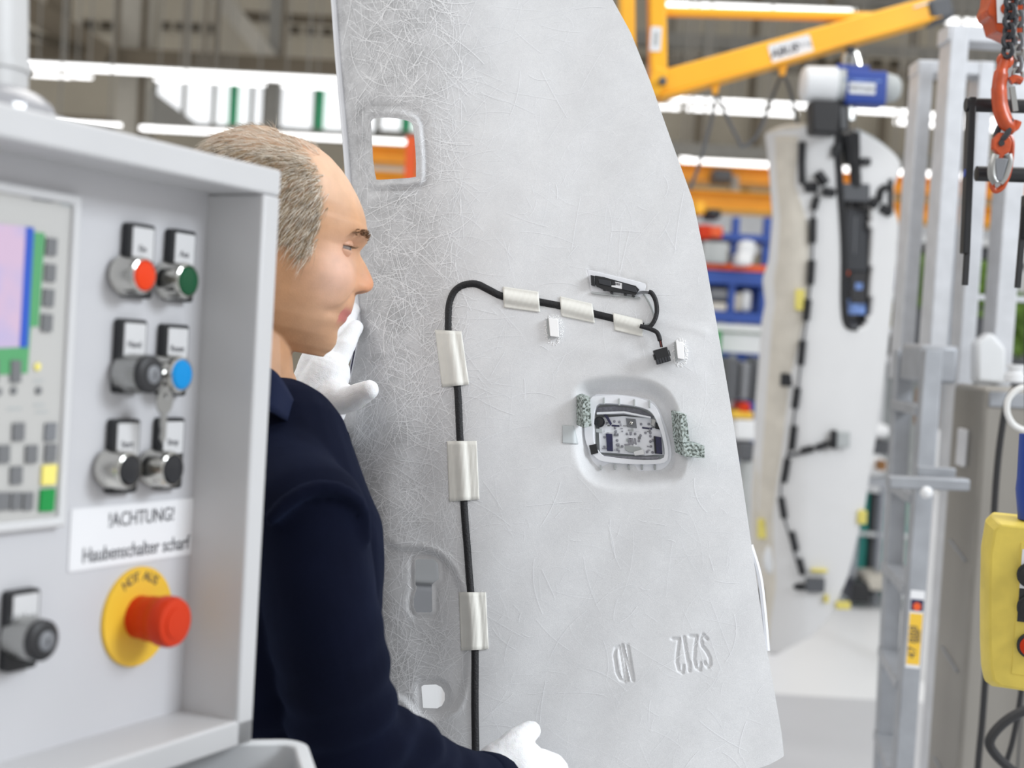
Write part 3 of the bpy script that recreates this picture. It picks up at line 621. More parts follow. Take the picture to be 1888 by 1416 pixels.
sp = MB().lathe(Fr(at(1872, 706, 3.3), (1, 0, 0), (0, 1, 0)), [(.022, 0), (.026, .004), (.026, .02), (.017, .024), (.017, .032), (.024, .036), (.024, .042)], 20).build('spool', 'white_plastic'); tag(sp, 'small white spool sitting on top of the steel cabinet', 'spool')
fl = MB().prism([(-.03, 0), (.045, 0), (.04, .09), (.0, .13), (-.035, .1)], -.03, .03, Fr(at(1815, 706, 3.6), (1, 0, 0), (0, 0, 1))).build('plastic_bag', 'machine_white', bevel=.01); tag(fl, 'crumpled white plastic bag on the steel cabinet between posts', 'bag')

# ================================================================== ladder
lad = thing('step_ladder', 'aluminium step ladder with a yellow sticker standing before the steel cabinet', 'ladder', onz(1580, 2000) if False else (at(1650, 1000, 3.3).x, 3.3, 0))
def stile(pa, da, pb, db, wpx, name):
    a = P(pa[0], pa[1], da); b = P(pb[0], pb[1], db); t = (b - a); k = a.z / (a.z - b.z); b = a + t * k
    h = wpx / FPX * da / 2; fr = Fr(a, b - a, Vector((-(b - a).z, 0, (b - a).x))); L = (b - a).length
    MB().box(0, L, -h, h, -.01, .03, fr).build(name, 'ladder_alu', lad, bevel=.003)
    return a, b
SL = stile((1664, 646), 3.6, (1626, 1416), 3.55, 30, 'rear_stile'); SR = stile((1716, 648), 3.3, (1661, 1416), 3.2, 33, 'front_stile')
MB().box(-.03, .06, -.07, .02, -.08, .1, Fr(P(1700, 650, 3.45), (1, 0, 0), (0, 0, 1))).build('top_hinge', 'galv_dark', lad, bevel=.01)
for y0, y1 in ((745, 758), (892, 905), (1042, 1064), (1196, 1226), (1348, 1388)):
    a = SL[0] + (SL[1] - SL[0]) * ((SL[0].z - P(1650, y0, 3.6).z) / (SL[0].z - SL[1].z)); b = SR[0] + (SR[1] - SR[0]) * ((SR[0].z - a.z) / (SR[0].z - SR[1].z))
    MB().bar(a, b, .05, .024, (0, 0, 1)).build('rung', 'ladder_alu', lad, bevel=.003)
for k in (1, 2, 3, 4):
    z = .22 * k; 
    if z < .6:
        a = SL[0] + (SL[1] - SL[0]) * ((SL[0].z - z) / SL[0].z); b = SR[0] + (SR[1] - SR[0]) * ((SR[0].z - z) / SR[0].z); MB().bar(a, b, .05, .024).build('rung', 'ladder_alu', lad)
jbar('cross_arm', (1636, 888), (1784, 893), 22, 'ladder_alu', 3.12, .04, .004, lad); jbar('arm_plate', (1690, 868), (1760, 872), 18, 'galv_dark', 3.16, .02, .002, lad)
MB().ball(at(1708, 908, 3.1), .014).build('joint_cap', 'white_plastic', lad)
a, b = SR; td = (b - a).normalized(); nrm = Vector((0, -1, 0)); sfr = Fr(P(1677, 1152, 3.2) + Vector((0, -.045, 0)), Vector((-td.z, 0, td.x)), -td, nrm)
if sfr.X.x < 0: sfr = Fr(sfr.o, -sfr.X, sfr.Y, nrm)
st = MB().prism(rrect(-.016, .016, -.085, .085, .002), 0, .001, sfr).build('warning_sticker', 'paper', lad)
MB().prism(rrect(-.0145, .0145, -.078, .035, .001), .001, .0015, sfr).build('yellow_field', 'estop_yellow', st)
MB().prism(rrect(-.0145, .0145, .04, .066, .001), .001, .0015, sfr).build('emblem_field', 'indigo', st)
MB().lathe(sfr.sub(0, .05, .0015), [(.009, 0), (.009, .001)], 16).build('emblem_disc', 'orange', st)
text('lettering', '47 888', sfr.rot(-.003, -.028, .0018, math.pi / 2), .026, 'ink', st); text('lettering', '8888', sfr.rot(.008, -.015, .0018, math.pi / 2), .014, 'ink', st)

# ================================================================== lifting fork, chain, hook
YK = 2.15
lk = th('lifting_fork', 'black tubular lifting fork hanging from the orange hook', 'lifting tool', 1830, 200, YK)
jbar('fork_arm', (1791, 180), (1779, 468), 13, 'black_plastic', YK, .02, .002, lk); jbar('fork_tine', (1783, 462), (1779, 526), 10, 'rubber', YK, .008, .001, lk)
jbar('fork_arm', (1893, 360), (1888, 440), 13, 'black_plastic', YK, .02, .002, lk); jbar('fork_tine', (1889, 380), (1876, 531), 10, 'rubber', YK, .008, .001, lk)
jbar('fork_edge', (1786, 200), (1773, 468), 3, 'steel', YK + .008, .006, .0005, lk)
MB().tube([at(1780, 193, YK), at(1960, 198, YK)], .0105, 14).build('top_tube', 'black_plastic', lk); MB().tube([at(1800, 320, YK), at(1960, 325, YK)], .0115, 14).build('lower_tube', 'black_plastic', lk)
MB().tube([at(1778, 319, YK), at(1787, 319.5, YK)], .0065, 12).build('blue_bush', 'hoist_blue', lk)
# hook block with chain
kb = th('chain_hook_block', 'orange hoist hook block with a white square sign at the top right', 'hoist block', 1860, 30, YK)
blk = [(1822, -30), (1818, 5), (1811, 24), (1815, 34), (1822, 38), (1829, 62), (1840, 66), (1862, 76), (1905, 66), (1905, -30)]
fr = Fr(at(1860, 20, YK), (1, 0, 0), (0, 0, 1), (0, -1, 0)); MB().prism([fr.px(*q) for q in blk][::-1], -.03, .02, fr).build('block_plate', 'hook_orange', kb, bevel=.002)
sq = [fr.px(*q, .021) for q in ((1839, 42), (1862, 43), (1864, -30), (1836, -30))]; pn = MB().prism(sq, .02, .022, fr).build('sign_plate', 'paper', kb)
cx_ = fr.px(1856, 16, .022); MB().lathe(fr.sub(cx_[0], cx_[1], .022), [(.009, 0), (.009, .001)], 20).build('red_mark', 'hook_orange', pn)
ch = th('load_chain', 'dark steel load chain running up past the orange block', 'chain', 1865, 100, YK - .05)
def link(c, t, side, L, w_, r, name, m, par):
    pts = []
    for k in range(16):
        a = 2 * math.pi * k / 16; pts.append(c + t * (math.sin(a) * L) + side * (math.cos(a) * w_))
    MB().tube(pts, r, 7, closed=True).build(name, m, par)
p0 = at(1868, -60, YK - .05); p1 = at(1858, 102, YK - .05); t = (p1 - p0).normalized(); n_ = 9; st_ = (p1 - p0).length / n_
for i in range(n_):
    link(p0 + t * st_ * (i + .5), t, Vector((1, 0, 0)) if i % 2 else Vector((.5, -.8, 0)).normalized(), st_ * .68, .0078, .0036, 'chain_link', 'dark_plastic', ch)
p0 = at(1884, -60, YK - .03); p1 = at(1876, 150, YK - .03); t = (p1 - p0).normalized(); n_ = 10; st_ = (p1 - p0).length / n_
for i in range(n_): link(p0 + t * st_ * (i + .5), t, Vector((1, 0, 0)) if i % 2 else Vector((.4, -.9, 0)).normalized(), st_ * .66, .007, .003, 'chain_link', 'steel' if i % 2 else 'mid_grey', ch)
YQ = YK - .04
hk = th('crane_hook', 'worn orange crane hook on the dark chain', 'hook', 1850, 170, YQ)
MB().tube(spline([at(x, y, YQ) for x, y in ((1852, 112), (1846, 135), (1842, 165), (1845, 200), (1855, 226), (1868, 234), (1874, 222))], 6), [.010] * 6 + [.0125] * 6 + [.0135] * 6 + [.014] * 6 + [.0135] * 6 + [.009] * 6 + [.005], 14, flat=.8).build('hook_body', 'hook_orange', hk)
MB().tube([at(1853 + 8 * math.cos(a), 112 + 8 * math.sin(a), YQ) for a in np.linspace(0, 2 * math.pi, 15)[:-1]], .0065, 10, closed=True).build('eye', 'hook_orange', hk)
MB().tube(spline([at(1862, 150, YQ), at(1872, 145, YQ), at(1884, 150, YQ)], 4), .006, 8).build('hook_nose', 'hook_orange', hk)
MB().bar(at(1866, 160, YQ), at(1872, 205, YQ), .008, .004, (0, 1, 0)).build('safety_latch', 'steel', hk)
sc_ = th('shackle', 'small orange shackle and steel coupling link over the black tube', 'shackle', 1845, 300, YQ)
link(at(1850, 240, YQ), Vector((.35, 0, .94)), Vector((.6, -.8, 0)).normalized(), .018, .010, .0045, 'dark_link', 'dark_plastic', sc_)
MB().prism([(-.014, .008), (-.006, .018), (.008, .018), (.014, .006), (.012, -.010), (.004, -.014), (.003, -.030), (-.005, -.030), (-.005, -.014), (-.014, -.006)], -.006, .006, Fr(at(1846, 268, YQ), (1, 0, 0), (0, 0, 1), (0, -1, 0))).build('orange_eye', 'hook_orange', sc_, bevel=.002)
MB().lathe(Fr(at(1846, 264, YQ - .006), (1, 0, 0), (0, 0, 1), (0, -1, 0)), [(.0045, 0), (.0045, .002)], 14).build('pin', 'rubber', sc_)
for pts in (((1835, 285), (1829, 305), (1829, 325), (1836, 337)), ((1858, 285), (1860, 300), (1852, 325), (1842, 337))): MB().tube(spline([at(x, y, YQ - .006) for x, y in pts], 5), .0048, 8, flat=1.4).build('link_side', 'steel', sc_)
MB().prism([(-.010, .016), (.011, .016), (.004, -.018), (-.005, -.018)], -.005, .004, Fr(at(1843, 312, YQ - .008), (1, 0, 0), (0, 0, 1), (0, -1, 0))).build('coupling_body', 'mid_grey', sc_, bevel=.002)
MB().tube(spline([at(x, y, YQ) for x, y in ((1834, 330), (1829, 342), (1836, 352), (1848, 345), (1852, 338))], 5), .0042, 8).build('lower_hook', 'hook_orange', sc_)
MB().tube(spline([at(x, y, YQ + .012) for x, y in ((1856, 245), (1866, 262), (1862, 310), (1852, 340))], 5), .004, 8).build('red_strap', 'hook_orange', sc_)

# ================================================================== pendant control
YP = 1.95
pf = Fr(at(1870, 1110, YP), Vector((1, -.35, 0)), (0, 0, 1)); pf = Fr(pf.o, pf.X, Vector((0, 0, 1)), pf.X.cross(Vector((0, 0, 1))))
pd_ = th('pendant_control', 'yellow crane pendant control with black and red buttons at right edge', 'control', 1870, 1110, YP)
ol = [(1828, 951), (1816, 962), (1808, 1010), (1806, 1100), (1806, 1180), (1808, 1230), (1813, 1256), (1826, 1266)]
def pp(q, c=0): return pf.px(q[0], q[1], c)
left = [pp(q) for q in ol]; a1 = pp((1990, 1268))[0]; bt = left[-1][1] - .002; tp = left[0][1]
poly = left + [(a1, bt), (a1, tp)]
v = []; f = []; k = len(poly); cen = (a1 / 2, (bt + tp) / 2)
levels = [(-.075, .90), (-.06, .97), (-.02, 1.0), (.0, .97), (.022, .80), (.026, .74)]
def sc2(q, s_): return (q[0] + (.055 * (1 - s_) if q[0] < a1 - .02 else -.03 * (1 - s_)), cen[1] + (q[1] - cen[1]) * (1 - (1 - s_) * .28))
for c, s_ in levels: v += [pf.p(*sc2(q, s_ if s_ < 1 else 1), c) for q in poly]
for i in range(len(levels) - 1):
    for j in range(k): f.append((i * k + j, i * k + (j + 1) % k, (i + 1) * k + (j + 1) % k, (i + 1) * k + j))
f.append(tuple(range(k))[::-1]); f.append(tuple((len(levels) - 1) * k + j for j in range(k)))
f = [q[::-1] for q in f]
obj_from('shell', v, f, 'pendant_yellow', pd_, bevel=.002, ang=25)
MB().box(pp((1882, 1000), .027)[0], a1 - .02, pp((1882, 1245), .027)[1], pp((1882, 1000), .027)[1], .024, .027, pf).build('button_recess', 'pendant_yellow', pd_, bevel=.001)
rx0 = pp((1880, 1100), .028)[0]
for (y0, y1, m) in ((1012, 1084, 'paper'), (1084, 1146, 'black_plastic')): MB().box(rx0 - .001, a1 - .024, pp((1880, y1), .028)[1], pp((1880, y0), .028)[1], .026, .029, pf).build('button_plate', m, pd_)
for y, m in ((1060, 'rubber'), (1120, 'rubber'), (1190, 'estop_red')):
    q = pp((1896, y), .03); g_ = MB().lathe(pf.sub(q[0] + .002, q[1], .026), [(.017, 0), (.017, .008), (.0145, .009)], 24).build('button_ring', 'rubber', pd_)
    MB().lathe(pf.sub(q[0] + .002, q[1], .033), [(.013, 0), (.013, .006), (.009, .009), (.002, .010)], 24).build('button_cap', m, g_)
MB().tube([at(1900, 955, YP), at(1896, 900, YP), at(1893, 880, YP), at(1896, 800, YP)], [.017, .017, .013, .012], 16).build('cable_sleeve', 'hoist_blue', pd_)
MB().tube(spline([at(1897, 810, YP), at(1896, 600, YP), at(1905, 300, YP), at(1915, -100, YP)], 5), .006, 8).build('lead', 'rubber', pd_)
def cable(pts, Y, r, m, label, name='cable'):
    o = MB().tube(spline([at(x, y, Y) for x, y in pts], 8), r, 10).build(name, m); tag(o, label, name if name in ('cable', 'hose') else 'cable')
cable(((1900, 712), (1876, 716), (1857, 742), (1846, 800), (1838, 870), (1832, 960), (1826, 1100), (1818, 1230), (1811, 1330), (1803, 1416), (1795, 1560)), 2.9, .0068, 'rubber', 'thin black cable running down the steel cabinet behind the pendant')
cable(((1910, 714), (1880, 716), (1860, 735), (1857, 760), (1868, 782), (1888, 793), (1910, 797)), 2.6, .0055, 'white_hose', 'white hose loop at the right edge above the pendant', 'hose')
cable(((1930, 1302), (1885, 1312), (1848, 1335), (1825, 1366), (1836, 1392), (1868, 1422), (1910, 1460)), 2.4, .0085, 'rubber', 'thick black cable loop below the yellow pendant')
cable(((1885, 1260), (1876, 1320), (1866, 1370), (1852, 1420), (1840, 1500)), 2.6, .005, 'rubber', 'thin black cable hanging under the yellow pendant')
# ================================================================== the big white headliner the worker holds
LX = [(-420, 560), (-200, 588), (0, 614), (110, 622), (230, 633), (330, 641), (500, 651), (600, 660), (612, 661), (640, 657), (700, 645), (780, 628), (900, 620), (1100, 640), (1416, 660), (1620, 680)]
RX = [(-420, 700), (-330, 850), (-220, 960), (-100, 1060), (0, 1130), (60, 1163), (150, 1199), (260, 1238), (370, 1278), (480, 1301), (600, 1322), (740, 1346), (870, 1366), (1000, 1385), (1120, 1402), (1190, 1412), (1230, 1420), (1350, 1441), (1394, 1445.5), (1400, 1437), (1410, 1418), (1416, 1400), (1440, 1330), (1480, 1220), (1530, 1080), (1580, 940), (1620, 860)]
def npinterp(tab, y): a = np.array(tab, float); return np.interp(y, a[:, 0], a[:, 1])
def sd_poly(px, py, poly):
    """signed distance (px), negative inside"""
    px = np.asarray(px, float); py = np.asarray(py, float); d = np.full(px.shape, 1e9); ins = np.zeros(px.shape, bool); n = len(poly)
    for i in range(n):
        x0, y0 = poly[i]; x1, y1 = poly[(i + 1) % n]; ex, ey = x1 - x0, y1 - y0
        t = np.clip(((px - x0) * ex + (py - y0) * ey) / (ex * ex + ey * ey), 0, 1)
        d = np.minimum(d, np.hypot(px - x0 - t * ex, py - y0 - t * ey))
        if y0 != y1:
            c = ((y0 > py) != (y1 > py)) & (px < (x1 - x0) * (py - y0) / (y1 - y0) + x0); ins ^= c
    return np.where(ins, -d, d)
def nearest(px, py, poly):
    best = None
    for i in range(len(poly)):
        x0, y0 = poly[i]; x1, y1 = poly[(i + 1) % len(poly)]; ex, ey = x1 - x0, y1 - y0
        t = max(0, min(1, ((px - x0) * ex + (py - y0) * ey) / (ex * ex + ey * ey))); q = (x0 + t * ex, y0 + t * ey); d = math.hypot(px - q[0], py - q[1])
        if best is None or d < best[0]: best = (d, q)
    return best
HOLE_A = [(684, 224), (688, 219), (700, 217.5), (715, 217), (735, 219), (752, 223), (759, 227), (762, 235), (764, 255), (766, 280), (767, 300), (767, 326), (755, 328), (725, 330), (700, 331.5), (694, 331), (691, 318), (688, 295), (686, 260)]
HOLE_B = [(766, 1034), (770, 1031), (800, 1031), (808, 1040), (809, 1067), (796, 1078), (797, 1126), (794, 1129), (768, 1129), (763, 1120), (763, 1104), (769, 1082), (766, 1078)]
HOLE_C = [(777, 1266), (781, 1263), (804, 1262), (814, 1267), (820, 1278), (820, 1291), (815, 1301), (806, 1306), (780, 1305)]
HOLE_D = [(1104, 744), (1140, 739), (1180, 742), (1208, 756), (1220, 790), (1230, 830), (1228, 850), (1215, 858), (1150, 856), (1112, 848), (1098, 825), (1097, 780), (1098, 752)]
DISH = [(1090, 722), (1140, 716), (1190, 722), (1222, 745), (1238, 800), (1242, 850), (1232, 872), (1180, 880), (1110, 874), (1086, 845), (1080, 790), (1082, 735)]
ARCH = [(700, 1020), (740, 1010), (790, 1014), (825, 1035), (846, 1070), (857, 1110), (862, 1180), (861, 1240), (852, 1285), (835, 1312), (800, 1328), (770, 1318), (745, 1290), (700, 1250)]
ANT = [(1083, 497), (1192, 523), (1189, 540), (1180, 548), (1090, 538)]
def smoothpoly(pts, k=5):
    pts3 = [Vector((x, y, 0)) for x, y in pts]; out = []
    n = len(pts3)
    for i in range(n):
        p0, p1, p2, p3 = pts3[i - 1], pts3[i], pts3[(i + 1) % n], pts3[(i + 2) % n]
        for j in range(k):
            t = j / k; q = .5 * ((2 * p1) + (p2 - p0) * t + (2 * p0 - 5 * p1 + 4 * p2 - p3) * t * t + (3 * p1 - p0 - 3 * p2 + p3) * t ** 3); out.append((q.x, q.y))
    return out
DISH = smoothpoly(DISH, 4); ARCH = smoothpoly(ARCH, 4)
def sst(a, b, x): t = np.clip((x - a) / (b - a), 0, 1); return t * t * (3 - 2 * t)
# debossed marking, upside down: strokes in photograph pixels
STROKES = []
def glyph(ch, x, y, w_, h_):                             # (x, y) = upper left in the picture, letters turned by 180 degrees
    G = {'N': [[(0, 0), (0, 1)], [(0, 1), (1, 0)], [(1, 0), (1, 1)]], 'D': [[(0, 0), (0, 1), (.6, .95), (1, .75), (1, .25), (.6, .05), (0, 0)]],
         'S': [[(1, .85), (.6, 1), (.15, .92), (.05, .72), (.4, .52), (.9, .36), (.95, .14), (.5, 0), (0, .14)]],
         '2': [[(0, .8), (.3, 1), (.8, .95), (.95, .7), (.6, .4), (0, 0)], [(0, 0), (1, 0)]], '1': [[(.2, .75), (.6, 1), (.6, 0)]]}[ch]
    for st_ in G:
        q = [(x + (1 - a) * w_ - (1 - b) * 0 + b * 10, y + b * h_) for a, b in st_]
        STROKES.extend(zip(q[:-1], q[1:]))
glyph('N', 1147, 1190, 10, 64); glyph('D', 1130, 1192, 12, 64)
glyph('S', 1290, 1170, 12, 60); glyph('2', 1272, 1173, 12, 62); glyph('1', 1258, 1175, 7, 62); glyph('2', 1240, 1178, 12, 62)
def disp(x, y):
    x = np.asarray(x, float); y = np.asarray(y, float); h = np.zeros(x.shape)
    left = np.clip(840 - x, 0, None); h -= 1.1e-6 * left ** 2 + .012 * sst(720, 640, x)
    h -= .006 * np.exp(-((x - 770 - (y - 500) * .03) / 45) ** 2) * sst(350, 600, y)
    h += .010 * np.exp(-((x - 900) / 120) ** 2) * .6
    h -= .00000016 * np.clip(x - 1150, 0, None) ** 2
    s = sd_poly(x, y, HOLE_A); h += -.0045 * np.exp(-((s - 22) / 6) ** 2) + .0025 * np.exp(-((s - 10) / 5) ** 2)
    s = sd_poly(x, y, ARCH); h -= .005 * sst(4, -10, s); h += .0012 * np.exp(-((s - 6) / 5) ** 2)
    s = sd_poly(x, y, HOLE_C); h -= .003 * sst(16, 4, s)
    s = sd_poly(x, y, HOLE_B); h -= .002 * np.exp(-((s - 8) / 4) ** 2)
    s = sd_poly(x, y, DISH); h -= .020 * sst(26, -8, s)
    s = sd_poly(x, y, ANT); h -= .0015 * sst(2, -2, s)
    m = (y > 1160) & (y < 1275) & (x > 1110) & (x < 1330)
    if m.any():
        xx, yy = x[m], y[m]; d = np.full(xx.shape, 1e9)
        for (a, b), (c, e) in STROKES:
            ex, ey = c - a, e - b; t = np.clip(((xx - a) * ex + (yy - b) * ey) / (ex * ex + ey * ey), 0, 1); d = np.minimum(d, np.hypot(xx - a - t * ex, yy - b - t * ey))
        hh = h[m]; hh -= .0022 * sst(4.2, 1.2, d); h[m] = hh
    for pts, wv, am in ((((1010, 640), (1150, 650), (1290, 690)), 16, .0008), (((1210, 590), (1300, 612)), 8, .001)):
        for (a, b), (c, e) in zip(pts[:-1], pts[1:]):
            ex, ey = c - a, e - b; t = np.clip(((x - a) * ex + (y - b) * ey) / (ex * ex + ey * ey), 0, 1); h += am * np.exp(-(np.hypot(x - a - t * ex, y - b - t * ey) / wv) ** 2)
    h += .0012 * np.sin(x / 61 + 1.3) * np.sin(y / 97 + .4) + .0006 * np.sin(x / 23 + y / 41)
    return h
def base_d(x, y): return 1.715 - .035 * (x - 1000) / 400 - .085 * (y - 700) / 700
Fv, Rv, Uv, Cv = (np.array(tuple(q)) for q in (F, R, U, CAM))
def surf(x, y, off=0.0):
    x = np.asarray(x, float); y = np.asarray(y, float); d = base_d(x, y) - disp(x, y) - off
    r = Fv + ((x - 944) / FPX)[..., None] * Rv + ((708 - y) / FPX)[..., None] * Uv
    return Cv + r * d[..., None]
def sp_(x, y, off=0.0): return Vector(surf(np.array([x]), np.array([y]), off)[0])
hp_ = thing('headliner', 'large white fibre headliner held upright by the gloved worker', 'car part', sp_(1000, 1416) - Vector((0, 0, .2)))
# rows and columns: fine where there is detail
def axis(lo, hi, base, fine):
    out = [lo]
    while out[-1] < hi:
        st_ = base
        for a, b, s_ in fine:
            if a <= out[-1] < b: st_ = min(st_, s_)
        out.append(min(hi, out[-1] + st_))
    return np.array(out)
rows = axis(-420, 1620, 7, ((205, 345, 2.5), (600, 900, 4), (700, 890, 2.5), (1005, 1135, 2.5), (1160, 1275, 1.6), (1255, 1335, 2.5), (1385, 1420, 3), (1416, 1620, 12), (-420, -5, 16)))
colw = axis(540, 1460, 7, ((660, 790, 3), (740, 880, 3.5), (1060, 1320, 3.5), (1075, 1250, 2.8), (1125, 1175, 1.6), (1235, 1320, 1.6)))
# each row runs exactly from edge to edge; the columns stay fixed except close to the two edges
nx = len(colw); Xg = np.zeros((len(rows), nx)); Yg = np.repeat(rows[:, None], nx, 1)
for j, y in enumerate(rows):
    xl, xr = float(npinterp(LX, y)), float(npinterp(RX, y)); k0, k1 = xl + 26, xr - 70; u = colw
    x = np.where(u < k0, xl + (u - 540) * (k0 - xl) / (k0 - 540), u); Xg[j] = np.where(u > k1, k1 + (u - k1) * (xr - k1) / (1460 - k1), x)
V = surf(Xg, Yg).reshape(-1, 3) - np.array(hp_.location)
J, I = np.meshgrid(np.arange(len(rows) - 1), np.arange(nx - 1), indexing='ij'); a = (J * nx + I).ravel()
me = bpy.data.meshes.new('shell'); me.from_pydata(V.tolist(), [], np.stack([a, a + nx, a + nx + 1, a + 1], 1).tolist()); me.update(); me.polygons.foreach_set('use_smooth', [True] * len(me.polygons))
shell = bpy.data.objects.new('shell', me); C.objects.link(shell); shell.parent = hp_
so = shell.modifiers.new('thickness', 'SOLIDIFY'); so.thickness = .0075; so.offset = -1; so.use_even_offset = False
cm = MB()
for hole in (HOLE_A, HOLE_B, HOLE_C, HOLE_D):            # cutters for the openings
    k = len(hole); n = len(cm.v)
    for o_ in (.08, -.08): cm.v += [P(x, y, base_d(x, y) + o_) for x, y in hole]
    cm.f += [tuple(range(n, n + k))[::-1], tuple(range(n + k, n + 2 * k))] + [(n + i, n + (i + 1) % k, n + k + (i + 1) % k, n + k + i) for i in range(k)]
cut = cm.build('cutter', None, smooth=False)
import bmesh
bm_ = bmesh.new(); bm_.from_mesh(cut.data); bmesh.ops.recalc_face_normals(bm_, faces=bm_.faces); bm_.to_mesh(cut.data); bm_.free()
bo = shell.modifiers.new('openings', 'BOOLEAN'); bo.operation = 'DIFFERENCE'; bo.solver = 'FAST'; bo.object = cut
bpy.context.view_layer.update(); shm = bpy.data.meshes.new_from_object(shell.evaluated_get(bpy.context.evaluated_depsgraph_get()))
shell.modifiers.clear(); shell.data = shm; bpy.data.objects.remove(cut); me = shm; me.name = 'shell'
me.polygons.foreach_set('use_smooth', [True] * len(me.polygons)); me.set_sharp_from_angle(angle=math.radians(50))
# felt-like skin
fm_ = bpy.data.materials.new('fibre_skin'); fm_.use_nodes = True; nt = fm_.node_tree; b = nt.nodes['Principled BSDF']; b.inputs['Roughness'].default_value = .62
tc = nt.nodes.new('ShaderNodeTexCoord')
def nd(t, **k):
    n = nt.nodes.new(t)
    for q, v_ in k.items(): setattr(n, q, v_)
    return n
def noise_(scale, det=3, rough=.6, warp=0):
    n = nd('ShaderNodeTexNoise'); n.inputs['Scale'].default_value = scale; n.inputs['Detail'].default_value = det; n.inputs['Roughness'].default_value = rough; n.inputs['Distortion'].default_value = warp
    nt.links.new(tc.outputs['Object'], n.inputs['Vector']); return n.outputs[0]
def math_(op, a_, b_=None, c_=None):
    n = nd('ShaderNodeMath', operation=op)
    for i, q in enumerate((a_, b_, c_)):
        if q is None: continue
        if isinstance(q, (int, float)): n.inputs[i].default_value = q
        else: nt.links.new(q, n.inputs[i])
    return n.outputs[0]
acc = None
for sc_i, wd, amp in ((70, .012, .9), (95, .012, .8), (130, .014, .7), (190, .018, .6)):     # thin iso-lines of noise: matted hairs
    nn = noise_(sc_i, 1, .4, .6); d_ = math_('ABSOLUTE', math_('SUBTRACT', nn, .5)); ln = math_('MULTIPLY', math_('SUBTRACT', 1.0, math_('MINIMUM', math_('DIVIDE', d_, wd), 1.0)), amp)
    acc = ln if acc is None else math_('MAXIMUM', acc, ln)
sep = nd('ShaderNodeSeparateXYZ'); nt.links.new(tc.outputs['Object'], sep.inputs[0])
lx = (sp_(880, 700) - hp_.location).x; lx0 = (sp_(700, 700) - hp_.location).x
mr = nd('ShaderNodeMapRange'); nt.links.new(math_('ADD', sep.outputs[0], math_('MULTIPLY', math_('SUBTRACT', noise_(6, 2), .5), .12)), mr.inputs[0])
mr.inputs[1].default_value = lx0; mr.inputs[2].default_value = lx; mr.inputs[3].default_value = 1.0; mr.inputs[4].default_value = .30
blot = noise_(26, 5, .7); fine = noise_(900, 2, .7)
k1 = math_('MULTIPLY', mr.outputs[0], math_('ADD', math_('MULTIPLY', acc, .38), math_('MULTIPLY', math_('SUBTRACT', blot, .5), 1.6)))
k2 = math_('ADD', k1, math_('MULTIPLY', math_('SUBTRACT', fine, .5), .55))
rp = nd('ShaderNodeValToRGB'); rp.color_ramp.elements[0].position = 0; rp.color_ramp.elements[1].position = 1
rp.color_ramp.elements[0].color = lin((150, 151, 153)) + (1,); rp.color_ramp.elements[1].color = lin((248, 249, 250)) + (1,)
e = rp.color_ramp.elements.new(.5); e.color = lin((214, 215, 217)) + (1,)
nt.links.new(math_('ADD', math_('MULTIPLY', k2, .62), math_('SUBTRACT', .70, math_('MULTIPLY', mr.outputs[0], .37))), rp.inputs[0]); nt.links.new(rp.outputs[0], b.inputs['Base Color'])  # darker left flank: shade of its turned angle partly put into the colour
bp = nd('ShaderNodeBump'); bp.inputs['Strength'].default_value = .35; bp.inputs['Distance'].default_value = .0012
nt.links.new(math_('ADD', math_('MULTIPLY', k1, .5), math_('MULTIPLY', fine, .35)), bp.inputs['Height']); nt.links.new(bp.outputs[0], b.inputs['Normal'])
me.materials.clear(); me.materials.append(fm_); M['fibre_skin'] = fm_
mm('loose_fibre', (243, 244, 246), .5, var=0)
# loose matted fibres lying on the skin: uncountable, one part
rr = np.random.RandomState(5); NF = 4600; K = 9
u_ = rr.rand(NF); fx = np.where(rr.rand(NF) < .78, 625 + 230 * rr.rand(NF) ** .9, 640 + 780 * rr.rand(NF)); fy = -60 + 1500 * rr.rand(NF)
an = rr.rand(NF) * np.pi * 2; cur = rr.randn(NF) * .55; L = 16 + 110 * rr.rand(NF) ** 2.4
tt = np.linspace(-.5, .5, K); ang = an[:, None] + cur[:, None] * tt[None] ; dx = np.cos(ang) * L[:, None] / (K - 1); dy = np.sin(ang) * L[:, None] / (K - 1)
X = fx[:, None] + np.cumsum(dx, 1); Y = fy[:, None] + np.cumsum(dy, 1)
ok = (X.min(1) > npinterp(LX, Y.mean(1)) + 12) & (X.max(1) < npinterp(RX, Y.mean(1)) - 14)
for hole in (HOLE_A, HOLE_B, HOLE_C): ok &= (sd_poly(X, Y, hole).min(1) > 4)
ok &= sd_poly(X, Y, DISH).min(1) > 30
X, Y, ang = X[ok], Y[ok], ang[ok]; hwid = (.22 + .45 * rr.rand(len(X)) ** 2.5)[:, None] * np.where(X.mean(1) < 860, 1, .6)[:, None]
nxv, nyv = -np.sin(ang) * hwid, np.cos(ang) * hwid
A1 = surf(X + nxv, Y + nyv, .0006); A2 = surf(X - nxv, Y - nyv, .0006); n_f = len(X)
V = np.stack([A1, A2], 2).reshape(-1, 3) - np.array(hp_.location); ids = np.arange(n_f * K * 2).reshape(n_f, K, 2)
faces = np.stack([ids[:, :-1, 0], ids[:, 1:, 0], ids[:, 1:, 1], ids[:, :-1, 1]], -1).reshape(-1, 4)
me2 = bpy.data.meshes.new('surface_fibres'); me2.from_pydata(V.tolist(), [], faces.tolist()); me2.materials.append(M['loose_fibre'])
o = bpy.data.objects.new('surface_fibres', me2); C.objects.link(o); o.parent = hp_; o['kind'] = 'stuff'
